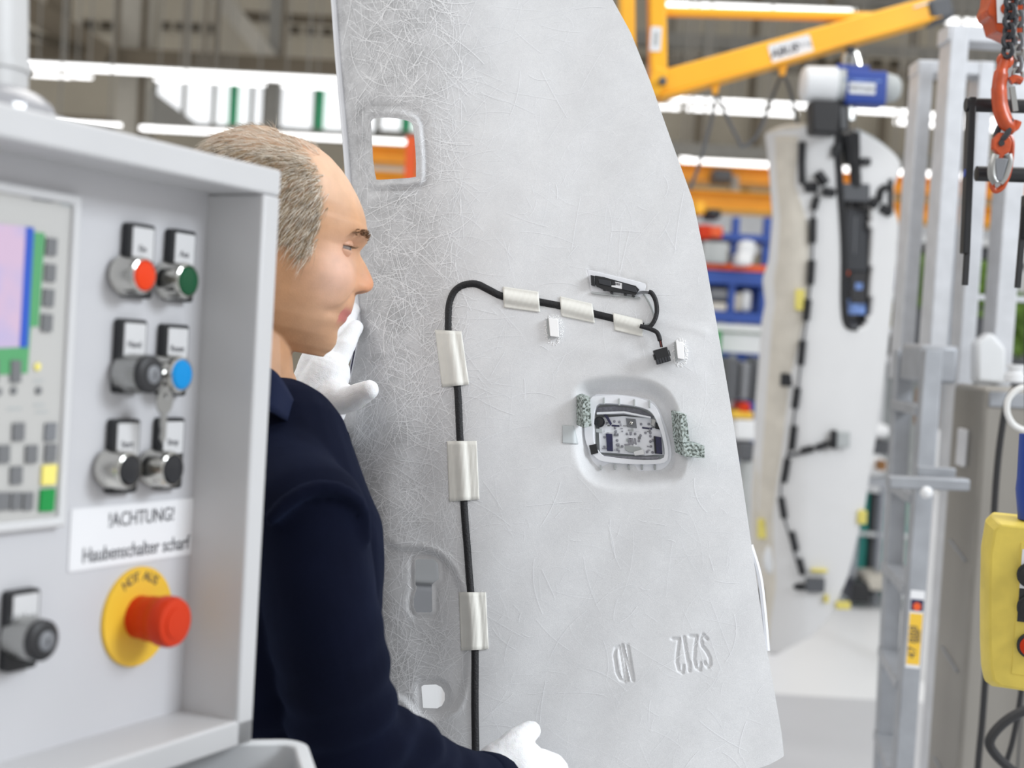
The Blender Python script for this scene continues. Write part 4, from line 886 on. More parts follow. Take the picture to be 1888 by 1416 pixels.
# white rolled edge on the left, layered cut edge near the hand, flange at lower right
MB().tube(spline([sp_(float(npinterp(LX, y)) + 1, y, .003) for y in range(-400, 600, 50)] + [sp_(661, 604, .003)], 4), .0042, 8, flat=.8).build('edge_roll', 'gloss_white', hp_)
for k in range(3): MB().tube(spline([sp_(660 - k * 2.6, 606, -.002 * k), sp_(659 - k * 2.6, 630, -.002 * k), sp_(653 - k * 2.6, 665, -.002 * k), sp_(645 - k * 2.4, 705, -.002 * k)], 5), .0011, 6).build('edge_layer', ('gloss_white', 'indigo', 'gloss_white')[k], hp_)
MB().box(-.006, .007, -.002, .0025, 0, .004, Fr(sp_(666, 607), R, U)).build('edge_clip', 'steel', hp_)
MB().tube(spline([sp_(1384, 1005, -.004), sp_(1400, 1060, -.004), sp_(1408, 1120, -.004), sp_(1415, 1200, -.004)], 6), .003, 8, flat=1.0).build('lower_flange', 'gloss_white', hp_)

# ------------------------------------------------------------------ wiring loom on the headliner
wl = th('wiring_loom', 'black braided wiring loom taped across the large held headliner', 'wiring', 870, 900, 1.7); wl.location = sp_(870, 900)
main = [(877, 1470), (877, 1416), (877, 1380), (876, 1300), (876, 1200), (874, 1140), (868, 1090), (862, 1010), (857, 950), (852, 860), (848, 800), (844, 720), (836, 670), (828, 625), (827, 590), (829, 560), (838, 538), (855, 526), (878, 524), (900, 534), (925, 546), (960, 552), (1000, 558), (1050, 568), (1100, 580), (1150, 592), (1186, 602)]
MB().tube(spline([sp_(x, y, -.0008) for x, y in main], 6), .0046, 14).build('braided_cable', 'cable_black', wl)
MB().tube(spline([sp_(x, y, .008) for x, y in ((1180, 601), (1196, 603), (1206, 592), (1211, 575), (1209, 555), (1202, 541), (1196, 538))], 6), [.0028] * 36 + [.0022], 10).build('upper_branch', 'cable_black', wl)
MB().tube(spline([sp_(x, y, .010) for x, y in ((1180, 601), (1200, 607), (1212, 614), (1217, 628))], 6), .0028, 10).build('lower_branch', 'cable_black', wl)
for k, m in enumerate(('cable_black', 'wire_red', 'cable_black')): MB().tube(spline([sp_(x + k * 1.6 - 1, y, .010) for x, y in ((1210, 612), (1216, 626), (1219, 640))], 4), .0008, 6).build('wire', m, wl)
for k in range(3): MB().tube(spline([sp_(x, y + k * 1.6, .004) for x, y in ((1174, 541 - k), (1184, 537), (1197, 538))], 4), .0007, 6).build('wire', 'mid_grey', wl)
MB().tube(spline([sp_(x, y, .001) for x, y in ((1186, 540), (1200, 565), (1206, 590), (1190, 600))], 4), .0012, 6).build('thin_wire', 'foam_grey', wl)
cf = Fr(sp_(1219, 655, .006), R * math.cos(.28) + U * math.sin(.28), U * math.cos(.28) - R * math.sin(.28))
cp = MB().box(-.0085, .0085, -.0095, .008, 0, .011, cf).build('connector', 'black_plastic', wl, bevel=.0007)
for k in range(5): MB().box(-.008 + k * .0033, -.0056 + k * .0033, -.0095, -.003, .011, .0118, cf).build('connector_rib', 'dark_plastic', cp)
MB().box(-.0098, .0098, -.0035, .0035, .001, .0095, cf).build('latch', 'black_plastic', cp)
# tapes: wrapped over the cable, each its own thing
def tape(corners, q, name='tape_strip', flat=False, m='tape'):
    (x0, y0), (x1, y1), (x2, y2), (x3, y3) = corners; n = 20; m_ = 14; v = []; f = []; rr2 = random.Random(x0)
    vert = abs(y3 - y0) > abs(x1 - x0) * 1.2
    for j in range(m_ + 1):
        for i in range(n + 1):
            s_, t_ = i / n, j / m_; x = (x0 * (1 - s_) + x1 * s_) * (1 - t_) + (x3 * (1 - s_) + x2 * s_) * t_; y = (y0 * (1 - s_) + y1 * s_) * (1 - t_) + (y3 * (1 - s_) + y2 * s_) * t_
            k_ = min(math.hypot(x - a_[0] - (b_[0] - a_[0]) * u2, y - a_[1] - (b_[1] - a_[1]) * u2) for a_, b_ in zip(main[:-1], main[1:]) for u2 in (max(0, min(1, ((x - a_[0]) * (b_[0] - a_[0]) + (y - a_[1]) * (b_[1] - a_[1])) / ((b_[0] - a_[0]) ** 2 + (b_[1] - a_[1]) ** 2))),)) * .00065
            off = .0006 + (0 if flat else 1) * .0046 * math.exp(-(k_ / .0062) ** 3) + .0005 * math.exp(-((k_ - .012) / .002) ** 2) + (0 if flat else .0003) * math.sin(i * 2.1 + j * .9 + x0)
            v.append(sp_(x, y, off))
    for j in range(m_):
        for i in range(n): a = j * (n + 1) + i; f.append((a, a + n + 1, a + n + 2, a + 1))
    o = obj_from(name, v, f, m, None, ang=80); so = o.modifiers.new('t', 'SOLIDIFY'); so.thickness = .0004; so.offset = 1
    tag(o, q, 'tape', 'white tape strips over the wiring loom')
tape(((802, 608), (851, 611), (865, 709), (815, 714)), 'white tape strip highest on the vertical cable run')
tape(((824, 813), (879, 813), (884, 921), (828, 925)), 'white tape strip in the middle of the vertical cable run')
tape(((846, 1092), (896, 1092), (901, 1197), (850, 1200)), 'white tape strip lowest on the vertical cable run')
tape(((927, 528), (993, 538), (996, 576), (929, 567)), 'white tape strip leftmost on the horizontal cable run')
tape(((1032, 546), (1092, 560), (1097, 596), (1035, 583)), 'white tape strip in the middle of horizontal cable run')
tape(((1130, 577), (1185, 590), (1185, 621), (1133, 609)), 'white tape strip rightmost on the horizontal cable run')
# loose patches of thinner tape residue
def plate(name, corners, off, th_, m, q=None, cat=None, par=None, group=None, bevel=.0004):
    v = [sp_(x, y, off) for x, y in corners] + [sp_(x, y, off + th_) for x, y in corners]; n = len(corners)
    f = [tuple(range(n)), tuple(range(n, 2 * n))[::-1]] + [(i, i + n, (i + 1) % n + n, (i + 1) % n) for i in range(n)]
    o = obj_from(name, v, f, m, par, bevel=bevel, smooth=True)
    return tag(o, q, cat, group) if q else o
mm('clear_tape', (200, 206, 208), .3, var=.05)
tape(((1037, 784), (1058, 785), (1066, 819), (1037, 817)), 'faint square of clear tape below the left foam block', 'tape_residue', True, 'clear_tape')
# antenna module
am = th('antenna_module', 'small black electronic module in a slim pocket above the horizontal cable', 'module', 1135, 522, 1.7); am.location = sp_(1135, 530)
plate('carrier_plate', ANT, -.0012, .0016, 'gloss_white', par=am); plate('lip', ((1090, 538), (1180, 548), (1181, 551), (1090, 541)), .0005, .002, 'foam_grey', par=am)
plate('module_body', ((1097, 508), (1114, 511), (1172, 527), (1179, 534), (1172, 544), (1120, 537), (1101, 529), (1097, 524)), .0005, .006, 'black_plastic', par=am)
plate('end_block', ((1089, 507), (1097, 509), (1097, 528), (1090, 526)), .0005, .009, 'black_plastic', par=am)
plate('module_cover', ((1103, 514), (1126, 518), (1126, 528), (1104, 523)), .006, .002, 'dark_plastic', par=am)
pl2 = plate('module_label', ((1126, 517), (1147, 522), (1147, 533), (1127, 529)), .006, .0012, 'paper', par=am)
for k in range(7): plate('bar', ((1130 + k * 2, 519.6 + k * .45), (1131 + k * 2, 519.8 + k * .45), (1131 + k * 2, 524 + k * .4), (1130 + k * 2, 523.8 + k * .4)), .0073, .0003, 'ink', par=pl2, bevel=0)
plate('module_tail', ((1147, 522), (1172, 530), (1175, 540), (1148, 534)), .006, .0018, 'dark_plastic', par=am)
for x, y in ((1112, 533), (1125, 538), (1150, 541), (1165, 544), (1110, 510)): plate('clip', ((x, y), (x + 6, y + 1), (x + 6, y + 4), (x, y + 3)), .002, .005, 'black_plastic', par=am)
# clips glued in white
for cx_, cy_, w_, h_, q in ((1021, 604, 20, 36, 'white rectangular clip in a blob of glue under the horizontal cable'), (1254, 646, 16, 34, 'small white clip with glue specks right of the black connector')):
    g = th('glued_clip', q, 'clip', cx_, cy_, 1.7, None); g.location = sp_(cx_, cy_)
    plate('clip_plate', ((cx_ - w_ / 2, cy_ - h_ / 2), (cx_ + w_ / 2 - 2, cy_ - h_ / 2 + 2), (cx_ + w_ / 2, cy_ + h_ / 2), (cx_ - w_ / 2 + 3, cy_ + h_ / 2 - 2)), .0005, .007, 'clip_white', par=g, bevel=.0008)
    plate('clip_foot', ((cx_ - w_ / 2 - 3, cy_ - h_ / 2 + 2), (cx_ - w_ / 2, cy_ - h_ / 2), (cx_ - w_ / 2 + 3, cy_ + h_ / 2), (cx_ - w_ / 2, cy_ + h_ / 2 + 3)), 0, .003, 'foam_grey', par=g)
    mb = MB(); r2 = random.Random(cx_)
    for k in range(230):
        a = r2.uniform(0, 6.283); e_ = 1 + r2.random() * .5; x = cx_ + math.cos(a) * w_ * .62 * e_ + 0; y = cy_ + 4 + math.sin(a) * h_ * .55 * e_
        s_ = r2.uniform(.0003, .0009); mb.ball(sp_(x, y, .0002), s_, n=6, m=4)
    o = mb.build('glue_specks', 'clip_white', g); o['kind'] = 'stuff'
# foam blocks, granite-like
gm = bpy.data.materials.new('speckled_foam'); gm.use_nodes = True; nt = gm.node_tree; b = nt.nodes['Principled BSDF']; b.inputs['Roughness'].default_value = .85
tc = nt.nodes.new('ShaderNodeTexCoord'); v1 = nt.nodes.new('ShaderNodeTexVoronoi'); v1.inputs['Scale'].default_value = 420; n1 = nt.nodes.new('ShaderNodeTexNoise'); n1.inputs['Scale'].default_value = 330; n1.inputs['Detail'].default_value = 4
nt.links.new(tc.outputs['Object'], n1.inputs['Vector']); rp = nt.nodes.new('ShaderNodeValToRGB'); rp.color_ramp.elements[0].position = .40; rp.color_ramp.elements[0].color = lin((84, 92, 88)) + (1,)
rp.color_ramp.elements[1].position = .60; rp.color_ramp.elements[1].color = lin((196, 208, 206)) + (1,); e = rp.color_ramp.elements.new(.5); e.color = lin((158, 168, 162)) + (1,)
nt.links.new(n1.outputs[0], rp.inputs[0]); nt.links.new(rp.outputs[0], b.inputs['Base Color']); M['speckled_foam'] = gm
bp = nt.nodes.new('ShaderNodeBump'); bp.inputs['Strength'].default_value = .5; bp.inputs['Distance'].default_value = .001; nt.links.new(n1.outputs[0], bp.inputs['Height']); nt.links.new(bp.outputs[0], b.inputs['Normal'])
# local frame of the panel: foam blocks lean so that their left flank shows
pn_ = (sp_(1250, 700) - sp_(1100, 700)).cross(sp_(1155, 650) - sp_(1155, 800)).normalized()
if pn_.dot(F) > 0: pn_ = -pn_
tilt = (pn_ + R * .42 + U * -.10).normalized()
def foam(face, q, dep=.028):
    top = [P(x, y, base_d(x, y) - .018) for x, y in face]; bot = [p - tilt * dep for p in top]; n = len(top)
    v = bot + top; f = [tuple(range(n)), tuple(range(n, 2 * n))[::-1]] + [(i, i + n, (i + 1) % n + n, (i + 1) % n) for i in range(n)]
    o = obj_from('foam_block', v, f, 'speckled_foam', None, bevel=.0006); tag(o, q, 'foam block', 'speckled grey foam blocks around the light module')
foam(((1074, 733), (1088, 731), (1091, 786), (1075, 789)), 'speckled grey foam block left of the light module')
foam(((1254, 763), (1266, 764), (1272, 815), (1258, 817)), 'upright speckled grey foam block right of the light module')
foam(((1259, 818), (1272, 817), (1299, 822), (1300, 845), (1262, 842)), 'lower speckled grey foam block lying under the upright one')

# ------------------------------------------------------------------ overhead light module seated in the opening
om = th('light_module', 'white overhead lamp console with exposed circuit plate set in the headliner', 'light module', 1160, 800, 1.7); om.location = sp_(1160, 690)
of = Fr(P(1160, 800, base_d(1160, 800) + .016), R, U); of = Fr(of.o, (sp_(1250, 700) - sp_(1100, 700)), (sp_(1155, 650) - sp_(1155, 690)) )
Zs = -1 if of.Z.dot(F) > 0 else 1
class OF(Fr): pass
of.Z = of.Z * Zs
def opl(name, corners, c0, c1, m, par=om, bevel=.0004):
    po = [of.px(x, y, c1) for x, y in corners]
    return MB().prism(po, c0, c1, of).build(name, m, par, bevel=bevel)
O1 = smoothpoly([(1088, 735), (1104, 730), (1140, 729), (1180, 735), (1206, 747), (1220, 775), (1230, 815), (1232, 845), (1222, 854), (1180, 856), (1120, 852), (1098, 844), (1080, 815), (1078, 775)])
O2 = smoothpoly([(1100, 748), (1110, 744), (1140, 745), (1176, 750), (1200, 760), (1214, 785), (1223, 815), (1225, 840), (1215, 847), (1170, 847), (1125, 842), (1110, 838), (1096, 815), (1095, 775)])
def byang(p_, n_=72):
    cx_, cy_ = 1158, 797; a_ = [(math.atan2(y - cy_, x - cx_), math.hypot(x - cx_, y - cy_)) for x, y in p_]; a_.sort(); A = [q[0] for q in a_]; B = [q[1] for q in a_]
    return [(cx_ + r_ * math.cos(t_), cy_ + r_ * math.sin(t_)) for t_ in np.linspace(-math.pi, math.pi, n_ + 1)[:-1] for r_ in (np.interp(t_, A, B, period=2 * math.pi),)]
def ringpl(o_, i_, c0, c1, m, name, par=om):
    o_, i_ = byang(o_), byang(i_)
    return MB().ring([of.px(x, y, c1) for x, y in o_], [of.px(x, y, c1) for x, y in i_], c0, c1, of).build(name, m, par, bevel=.0006)
ringpl(O1, O2, -.012, .006, 'gloss_white', 'bezel')
O0 = smoothpoly([(1090, 733), (1120, 727), (1180, 733), (1212, 750), (1238, 830), (1226, 862), (1190, 868), (1130, 866), (1100, 858), (1080, 825), (1076, 780)])
ringpl(O0, O1, -.010, -.001, 'gloss_white', 'outer_flange')
back = MB().prism([of.px(x, y, -.02) for x, y in O1], -.022, -.020, of).build('back_shell', 'foam_grey', om)
for x0 in (1112, 1140, 1168, 1196): opl('flange_rib', ((x0, 732 + (x0 - 1100) * .06), (x0 + 3, 732 + (x0 - 1100) * .06), (x0 + 3, 744 + (x0 - 1100) * .08), (x0, 744 + (x0 - 1100) * .08)), .004, .009, 'foam_grey')
for x0 in (1106, 1132, 1158, 1182, 1206): opl('flange_rib', ((x0, 857), (x0 + 3, 857), (x0 + 3, 866), (x0, 866)), -.002, .004, 'foam_grey')
opl('screen_plate', ((1106, 770), (1150, 767), (1206, 772), (1218, 792), (1224, 838), (1190, 840), (1140, 836), (1106, 834), (1104, 800)), -.016, -.008, 'gloss_white')
opl('upper_band', ((1098, 752), (1130, 748), (1180, 754), (1206, 768), (1200, 771), (1150, 765), (1100, 763)), -.014, -.010, 'pcb_grey')
opl('curved_rail', ((1100, 760), (1150, 758), (1200, 768), (1200, 771), (1150, 762), (1100, 764)), -.01, .001, 'gloss_white')
opl('lower_band', ((1106, 838), (1140, 841), (1216, 842), (1212, 847), (1130, 846), (1108, 842)), -.014, -.009, 'pcb_grey')
mg = MB().lathe(of.sub(*of.px(1105, 778, -.004), -.016), [(.0065, 0), (.0065, .012), (.005, .014), (.001, .0145)], 20).build('microphone', 'black_lens', om)
opl('black_plug', ((1086, 821), (1100, 818), (1103, 835), (1090, 838)), -.004, .008, 'black_plastic')
opl('lamp_housing', ((1154, 771), (1172, 773), (1174, 789), (1156, 787)), -.009, -.006, 'mid_grey'); MB().ball(of.p(*of.px(1164, 780, -.006), -.006), .003).build('bulb', 'chrome', om)
opl('switch_window', ((1117, 799), (1129, 800), (1130, 832), (1119, 831)), -.009, -.005, 'indigo'); opl('switch_window', ((1206, 804), (1219, 806), (1221, 837), (1209, 836)), -.009, -.005, 'indigo')
opl('switch_side', ((1205, 804), (1208, 804), (1210, 836), (1207, 836)), -.008, -.003, 'black_plastic')
opl('left_arm', ((1111, 762), (1120, 766), (1128, 780), (1126, 785), (1118, 772)), -.012, -.004, 'indigo'); opl('green_block', ((1098, 790), (1110, 791), (1110, 798), (1099, 797)), -.012, -.006, 'foam_grey')
opl('right_reflector', ((1202, 772), (1210, 774), (1206, 786), (1200, 784)), -.01, -.003, 'steel'); opl('right_dark', ((1209, 778), (1216, 784), (1217, 792), (1208, 790)), -.012, -.006, 'black_plastic')
opl('dark_band', ((1128, 783), (1142, 784), (1142, 787), (1128, 786)), -.008, -.0065, 'indigo'); opl('dark_band', ((1184, 787), (1202, 789), (1202, 792), (1184, 790)), -.008, -.0065, 'indigo')
for k in range(3): opl('grille_slot', ((1157 + k * 6, 808), (1160 + k * 6, 808), (1162 + k * 6, 820), (1159 + k * 6, 820)), -.0085, -.0062, 'pcb_grey')
opl('grille_frame', ((1152, 822), (1180, 824), (1186, 832), (1186, 836), (1158, 833), (1152, 828)), -.009, -.005, 'foam_grey'); opl('slot_block', ((1168, 833), (1186, 828), (1188, 838), (1170, 840)), -.008, -.003, 'white_plastic')
rs = random.Random(11)
for x, y in ((1133, 777), (1142, 778), (1182, 782), (1196, 782), (1134, 789), (1135, 796), (1136, 800), (1138, 812), (1138, 820), (1138, 829), (1147, 823), (1156, 800), (1163, 800), (1171, 800), (1181, 803), (1178, 813), (1198, 792), (1199, 798), (1199, 804), (1199, 814), (1200, 823), (1193, 833), (1203, 834), (1114, 806), (1114, 824), (1190, 798)):
    MB().lathe(of.sub(*of.px(x, y, -.007), -.008), [(.0016, 0), (.0016, .0012), (.0008, .002)], 8).build('solder_pin', 'pcb_grey', om)
for k in range(70):                                       # small raised pieces and traces
    x = rs.uniform(1110, 1216); y = rs.uniform(776, 834); a_ = rs.choice((3, 5, 8)); b_ = rs.choice((1.2, 2, 5))
    if 1116 < x < 1131 and y > 797 or 1203 < x and y > 800 or x > 1198 + (y - 772) * .3 or 1150 < x < 1176 and y < 790: continue
    opl('plate_detail', ((x, y), (x + a_, y + .3), (x + a_, y + b_), (x, y + b_)), -.008, -.0065, rs.choice(('pcb_grey', 'gloss_white', 'foam_grey', 'pcb_grey', 'mid_grey')), bevel=0)
# ================================================================== control cabinet, close on the left
bu = ray(2280, 742).normalized(); bv0 = U + R * .062; bv = (bv0 - bu * bv0.dot(bu)).normalized(); bn = bu.cross(bv)
if bn.dot(F) > 0: bn = -bn
BF = Fr(P(520, 314, 1.14), bu, bv, bn); BF.Y = bv
def bq(x, y, c=0.0): return BF.px(x, y, c)
Hb = bq(455, 1372)[1]; RW = .0215; RD = .056
bl = -.56
cab = thing('control_cabinet', 'grey metal operator cabinet with recessed button panel and warning notice', 'control cabinet', BF.p(-.2, Hb, -.1))
MB().box(bl, 0, -RW, 0, -.17, 0, BF).build('top_rim', 'grey_paint', cab, bevel=.0025)
MB().box(-RW, 0, Hb, -RW, -.17, 0, BF).build('side_rim', 'grey_paint', cab, bevel=.0025)
MB().box(bl, 0, Hb, Hb + RW, -.17, 0, BF).build('bottom_rim', 'grey_paint', cab, bevel=.0025)
MB().box(bl, bl + RW, Hb, 0, -.17, 0, BF).build('far_rim', 'grey_paint', cab, bevel=.0025)
MB().box(bl + .01, -RW + .001, Hb + RW - .001, -RW + .001, -RD - .004, -RD, BF).build('front_plate', 'panel_paint', cab)
MB().box(bl + .01, -.002, Hb + .002, -.002, -.172, -.168, BF).build('back_plate', 'grey_paint', cab)
PL = -RD
# operator terminal set into the plate
def brect(x0, y0, x1, y1, c):
    """rect on the plate whose right edge/top/bottom pass the given pixels"""
    a = bq(x1, (y0 + y1) / 2, c)[0]; l = bq(x0, (y0 + y1) / 2, c)[0]; return l, a, bq((x0 + x1) / 2, y1, c)[1], bq((x0 + x1) / 2, y0, c)[1]
tr = bq(160, 362, PL + .008); br = bq(116, 972, PL + .008)
ta, tb, bb = (tr[0] + br[0]) / 2, tr[1], br[1]; tl = ta - .36
MB().ring([(tl, bb), (ta, bb), (ta, tb), (tl, tb)], [(tl + .008, bb + .007), (ta - .007, bb + .007), (ta - .007, tb - .007), (tl + .008, tb - .007)], PL, PL + .008, BF).build('terminal_bezel', 'bezel_light', cab, bevel=.002)
term = MB().box(tl + .007, ta - .006, bb + .006, tb - .006, PL, PL + .004, BF).build('terminal_plate', 'bezel_grey', cab)
TC = PL + .0042
def tpoly(name, pts, m, par=term, h=.0006, c=TC): return MB().prism([bq(x, y, c) for x, y in pts][::-1], c - TC + TC, c + h, BF).build(name, m, par)
tpoly('display_surround', ((-120, 404), (82, 430), (70, 602), (56, 602), (50, 688), (-140, 700)), 'lcd_green')
# lit screen
lcd = bpy.data.materials.new('screen_glow'); lcd.use_nodes = True; nt = lcd.node_tree; b = nt.nodes['Principled BSDF']
tc = nt.nodes.new('ShaderNodeTexCoord'); n1 = nt.nodes.new('ShaderNodeTexNoise'); n1.inputs['Scale'].default_value = 28; nt.links.new(tc.outputs['Object'], n1.inputs[0])
rp = nt.nodes.new('ShaderNodeValToRGB'); rp.color_ramp.elements[0].position = .4; rp.color_ramp.elements[0].color = lin((214, 178, 208)) + (1,); rp.color_ramp.elements[1].position = .65; rp.color_ramp.elements[1].color = lin((176, 170, 222)) + (1,)
nt.links.new(n1.outputs[0], rp.inputs[0]); nt.links.new(rp.outputs[0], b.inputs['Emission Color']); b.inputs['Emission Strength'].default_value = .62; b.inputs['Base Color'].default_value = (.2, .18, .22, 1); M['screen_glow'] = lcd
MB().prism([bq(x, y, TC + .001) for x, y in ((-120, 400), (48, 418), (36, 640), (-140, 648))][::-1], TC + .0006, TC + .001, BF).build('screen', 'screen_glow', term)
tpoly('screen_bar', ((47, 418), (62, 420), (50, 640), (35, 640)), 'lcd_blue', c=TC + .0006)
for x, y in ((84, 438), (82, 486), (79, 532), (76, 578)): tpoly('soft_key', ((x, y), (x + 19, y + 2), (x + 17, y + 34), (x - 2, y + 32)), 'key_grey', h=.0018)
for x in (18, -24): tpoly('soft_key', ((x, 664), (x + 18, 664), (x + 18, 705), (x, 705)), 'key_grey', h=.0018)
for x, y in ((32, 796), (5, 837), (56, 837), (28, 876)): tpoly('arrow_key', ((x - 10, y - 16), (x + 11, y - 17), (x + 10, y + 16), (x - 11, y + 17)), 'key_grey', h=.0018)
for y in (797, 836): tpoly('side_key', ((82, y - 17), (102, y - 18), (100, y + 15), (80, y + 16)), 'mid_grey' if y == 797 else 'key_grey', h=.0018)
tpoly('yellow_key', ((76, 858), (102, 856), (99, 893), (74, 894)), 'key_yellow', h=.002); tpoly('green_key', ((73, 902), (99, 900), (96, 942), (70, 943)), 'key_green', h=.002)
for x in (-20, -2, 20, 42): tpoly('number_key', ((x, 908), (x + 18, 907), (x + 16, 940), (x - 2, 941)), 'key_grey', h=.0016)
for x, y in ((68, 676), (70, 720), (24, 720), (-4, 722)): MB().lathe(BF.sub(*bq(x, y, TC), TC), [(.0028, 0), (.0028, .0012), (.001, .0016)], 12).build('indicator', 'key_yellow' if y == 676 else 'key_grey', term)
for x, y, w_ in ((62, 745, 20), (66, 758, 22), (14, 752, 26), (62, 700, 18), (14, 700, 18)): tpoly('key_caption', ((x, y), (x + w_, y - 1), (x + w_, y + 3), (x, y + 4)), 'foam_grey', h=.0002)
tpoly('header_print', ((58, 362), (98, 368), (98, 374), (58, 368)), 'bezel_grey' if False else 'mid_grey', h=.0002); tpoly('header_print', ((110, 372), (134, 376), (134, 383), (110, 379)), 'foam_grey', h=.0002)
# buttons: legend holder, chrome barrel and cap
def holder(cx, cy, par, name='legend_holder', m2='bezel_light', txt='000'):
    q = bq(cx, cy, PL + .008); w_ = .0142; 
    MB().prism(rrect(q[0] - w_, q[0] + w_, q[1] - .040, q[1] + .016, .003, 3), PL, PL + .008, BF).build(name, 'black_plastic', par, bevel=.0008)
    o = MB().prism(rrect(q[0] - w_ + .0035, q[0] + w_ - .002, q[1] - .012, q[1] + .013, .001, 2), PL + .008, PL + .0086, BF).build('legend', m2, par)
    text('legend_text', txt, BF.sub(q[0], q[1] - .003, PL + .0088), .007, 'ink', o, wide=1.0)
def button(cx, cy, hx, hy, lens, label, kind='lamp', txt='Ein'):
    """(cx, cy): centre of the cap face in the photograph; (hx, hy): centre of the legend"""
    g = thing('push_button', label, 'button', BF.p(*bq(cx, cy, PL), PL), 'buttons on the operator cabinet')
    if hx: holder(hx, hy, g, txt=txt)
    hc = PL + .026; q = bq(cx, cy, hc); fr = BF.sub(q[0], q[1], PL)
    if kind == 'lamp':
        MB().lathe(fr, [(.0150, .004), (.0150, .008), (.0142, .010), (.0142, .020), (.0130, .024), (.0118, .0245), (.0112, .023)], 36).build('barrel', 'chrome', g)
        MB().lathe(fr, [(.0113, .019), (.0113, .0243), (.0100, .0258), (.006, .0265), (.001, .0268)], 32).build('cap', lens, g)
    elif kind == 'key':
        MB().lathe(fr, [(.0146, .004), (.0146, .024), (.0138, .026)], 36).build('barrel', 'steel', g)
        MB().lathe(fr, [(.0142, .024), (.0142, .029), (.0118, .031), (.010, .0312)], 32).build('cap_ring', 'rubber', g)
        o = MB().lathe(fr, [(.0068, .029), (.0068, .0325), (.005, .0335)], 24).build('lock_core', 'mid_grey', g); MB().box(-.0006, .0006, -.003, .003, .0335, .0338, fr).build('key_slot', 'black_plastic', o)
    elif kind == 'keyed_blue':
        MB().lathe(fr, [(.0150, .004), (.0150, .020), (.0136, .024), (.012, .0245)], 36).build('barrel', 'chrome', g); MB().lathe(fr, [(.0118, .019), (.0118, .0245), (.0100, .0262), (.001, .0268)], 32).build('cap', lens, g)
    return g
button(270, 508, 262, 452, 'red_lens', 'orange-red lit push button at the top left of the button field', txt='Ein')
button(350, 518, 339, 462, 'green_lens', 'dark green push button at the top right of the button field', txt='Aus')
button(272, 690, 247, 628, None, 'key switch with black ring left of the blue button', 'key', 'Hand')
button(338, 691, 326, 636, 'blue_lens', 'bright blue push button right of the key switch', 'keyed_blue', 'Reset')
button(243, 868, 234, 812, 'black_lens', 'black push button at lower left under the key switch', txt='Start')
button(322, 866, 318, 808, 'black_lens', 'black push button at lower right beside hanging key', txt='Stop')
button(74, 1180, 45, 1130, None, 'key switch alone at the lower left under the operator terminal', 'key', 'Schloss')
# hanging key
kf = BF.sub(*bq(303, 740, PL + .03), PL + .03)
ke = thing('key', 'small metal key hanging between blue and black buttons', 'key', kf.p(0, 0, 0))
MB().ring([(.009 * math.cos(a), .010 * math.sin(a)) for a in np.linspace(0, 6.283, 21)[:-1]], [(.0022 * math.cos(a), .0045 + .0022 * math.sin(a)) for a in np.linspace(0, 6.283, 21)[:-1]], -.001, .001, kf).build('key_bow', 'steel', ke, bevel=.0003)
MB().prism([(-.003, -.008), (.003, -.008), (.003, -.028), (.0, -.032), (-.003, -.028), (-.0015, -.022), (-.003, -.018)], -.0008, .0008, kf).build('key_blade', 'steel', ke)
MB().tube([kf.p(.008 * math.cos(a) * .5, .0105 + .009 * math.sin(a) + .004, .0) for a in np.linspace(0, 6.283, 17)[:-1]], .0007, 6, closed=True).build('key_ring', 'chrome', ke)
MB().tube([kf.p(.006, .018, 0), kf.p(.012, .024, -.01)], .0014, 6).build('key_hook', 'steel', ke)
# warning notice
nc = PL + .0012; npx = ((132, 934), (375, 921), (370, 1026), (127, 1048))
q = [bq(x, y, nc) for x, y in npx]; na0 = (q[0][0] + q[3][0]) / 2; na1 = (q[1][0] + q[2][0]) / 2; nb1 = (q[0][1] + q[1][1]) / 2; nb0 = (q[2][1] + q[3][1]) / 2
nt_ = MB().prism(rrect(na0, na1, nb0, nb1, .002, 3), PL, nc, BF).build('warning_notice', 'paper', cab); nt_['label'] = 'white warning notice with two lines of grey lettering'
wn = na1 - na0
text('notice_text', '!ACHTUNG!', BF.sub(na0 + wn * .51, nb1 - (nb1 - nb0) * .25, nc + .0003), .0155, 'ink', nt_, wide=.88)
text('notice_text', 'Haubenschalter scharf', BF.sub(na0 + wn * .49, nb1 - (nb1 - nb0) * .78, nc + .0003), .0158, 'ink', nt_, wide=.84)
# emergency stop
ec = bq(296, 1146, PL + .048); ef = BF.sub(ec[0], ec[1], PL)
q0 = bq(258, 1136, PL + .002); 
es = thing('emergency_stop', 'orange-red emergency stop button on a round yellow plate', 'button', BF.p(q0[0], q0[1], PL))
ef = BF.sub(q0[0] - .002, q0[1], PL)
MB().lathe(ef, [(.0385, 0), (.0385, .0022), (.038, .003)], 56).build('yellow_disc', 'estop_yellow', es)
MB().lathe(ef, [(.0165, .002), (.0165, .010), (.0158, .014)], 36).build('collar', 'estop_red', es)
cp = MB().lathe(ef, [(.0165, .010), (.0172, .013), (.0175, .018), (.0172, .022), (.0186, .0245), (.0195, .028), (.0195, .035), (.0178, .039), (.013, .0402), (.001, .0406)], 44).build('mushroom_cap', 'estop_red', es)
MB().lathe(ef, [(.0120, .0400), (.0120, .0411), (.011, .0413)], 36).build('cap_face', 'estop_red', cp)
yd = [c for c in es.children if c.name.startswith('yellow_disc')][0]
for s_, a0 in (('N', 122), ('O', 110), ('T', 99), ('A', 80), ('U', 68), ('S', 57)):
    a = math.radians(a0); fr = ef.rot(.031 * math.cos(a), .031 * math.sin(a), .0032, a - math.pi / 2); text('disc_letter', s_, fr, .0105, 'ink', yd)
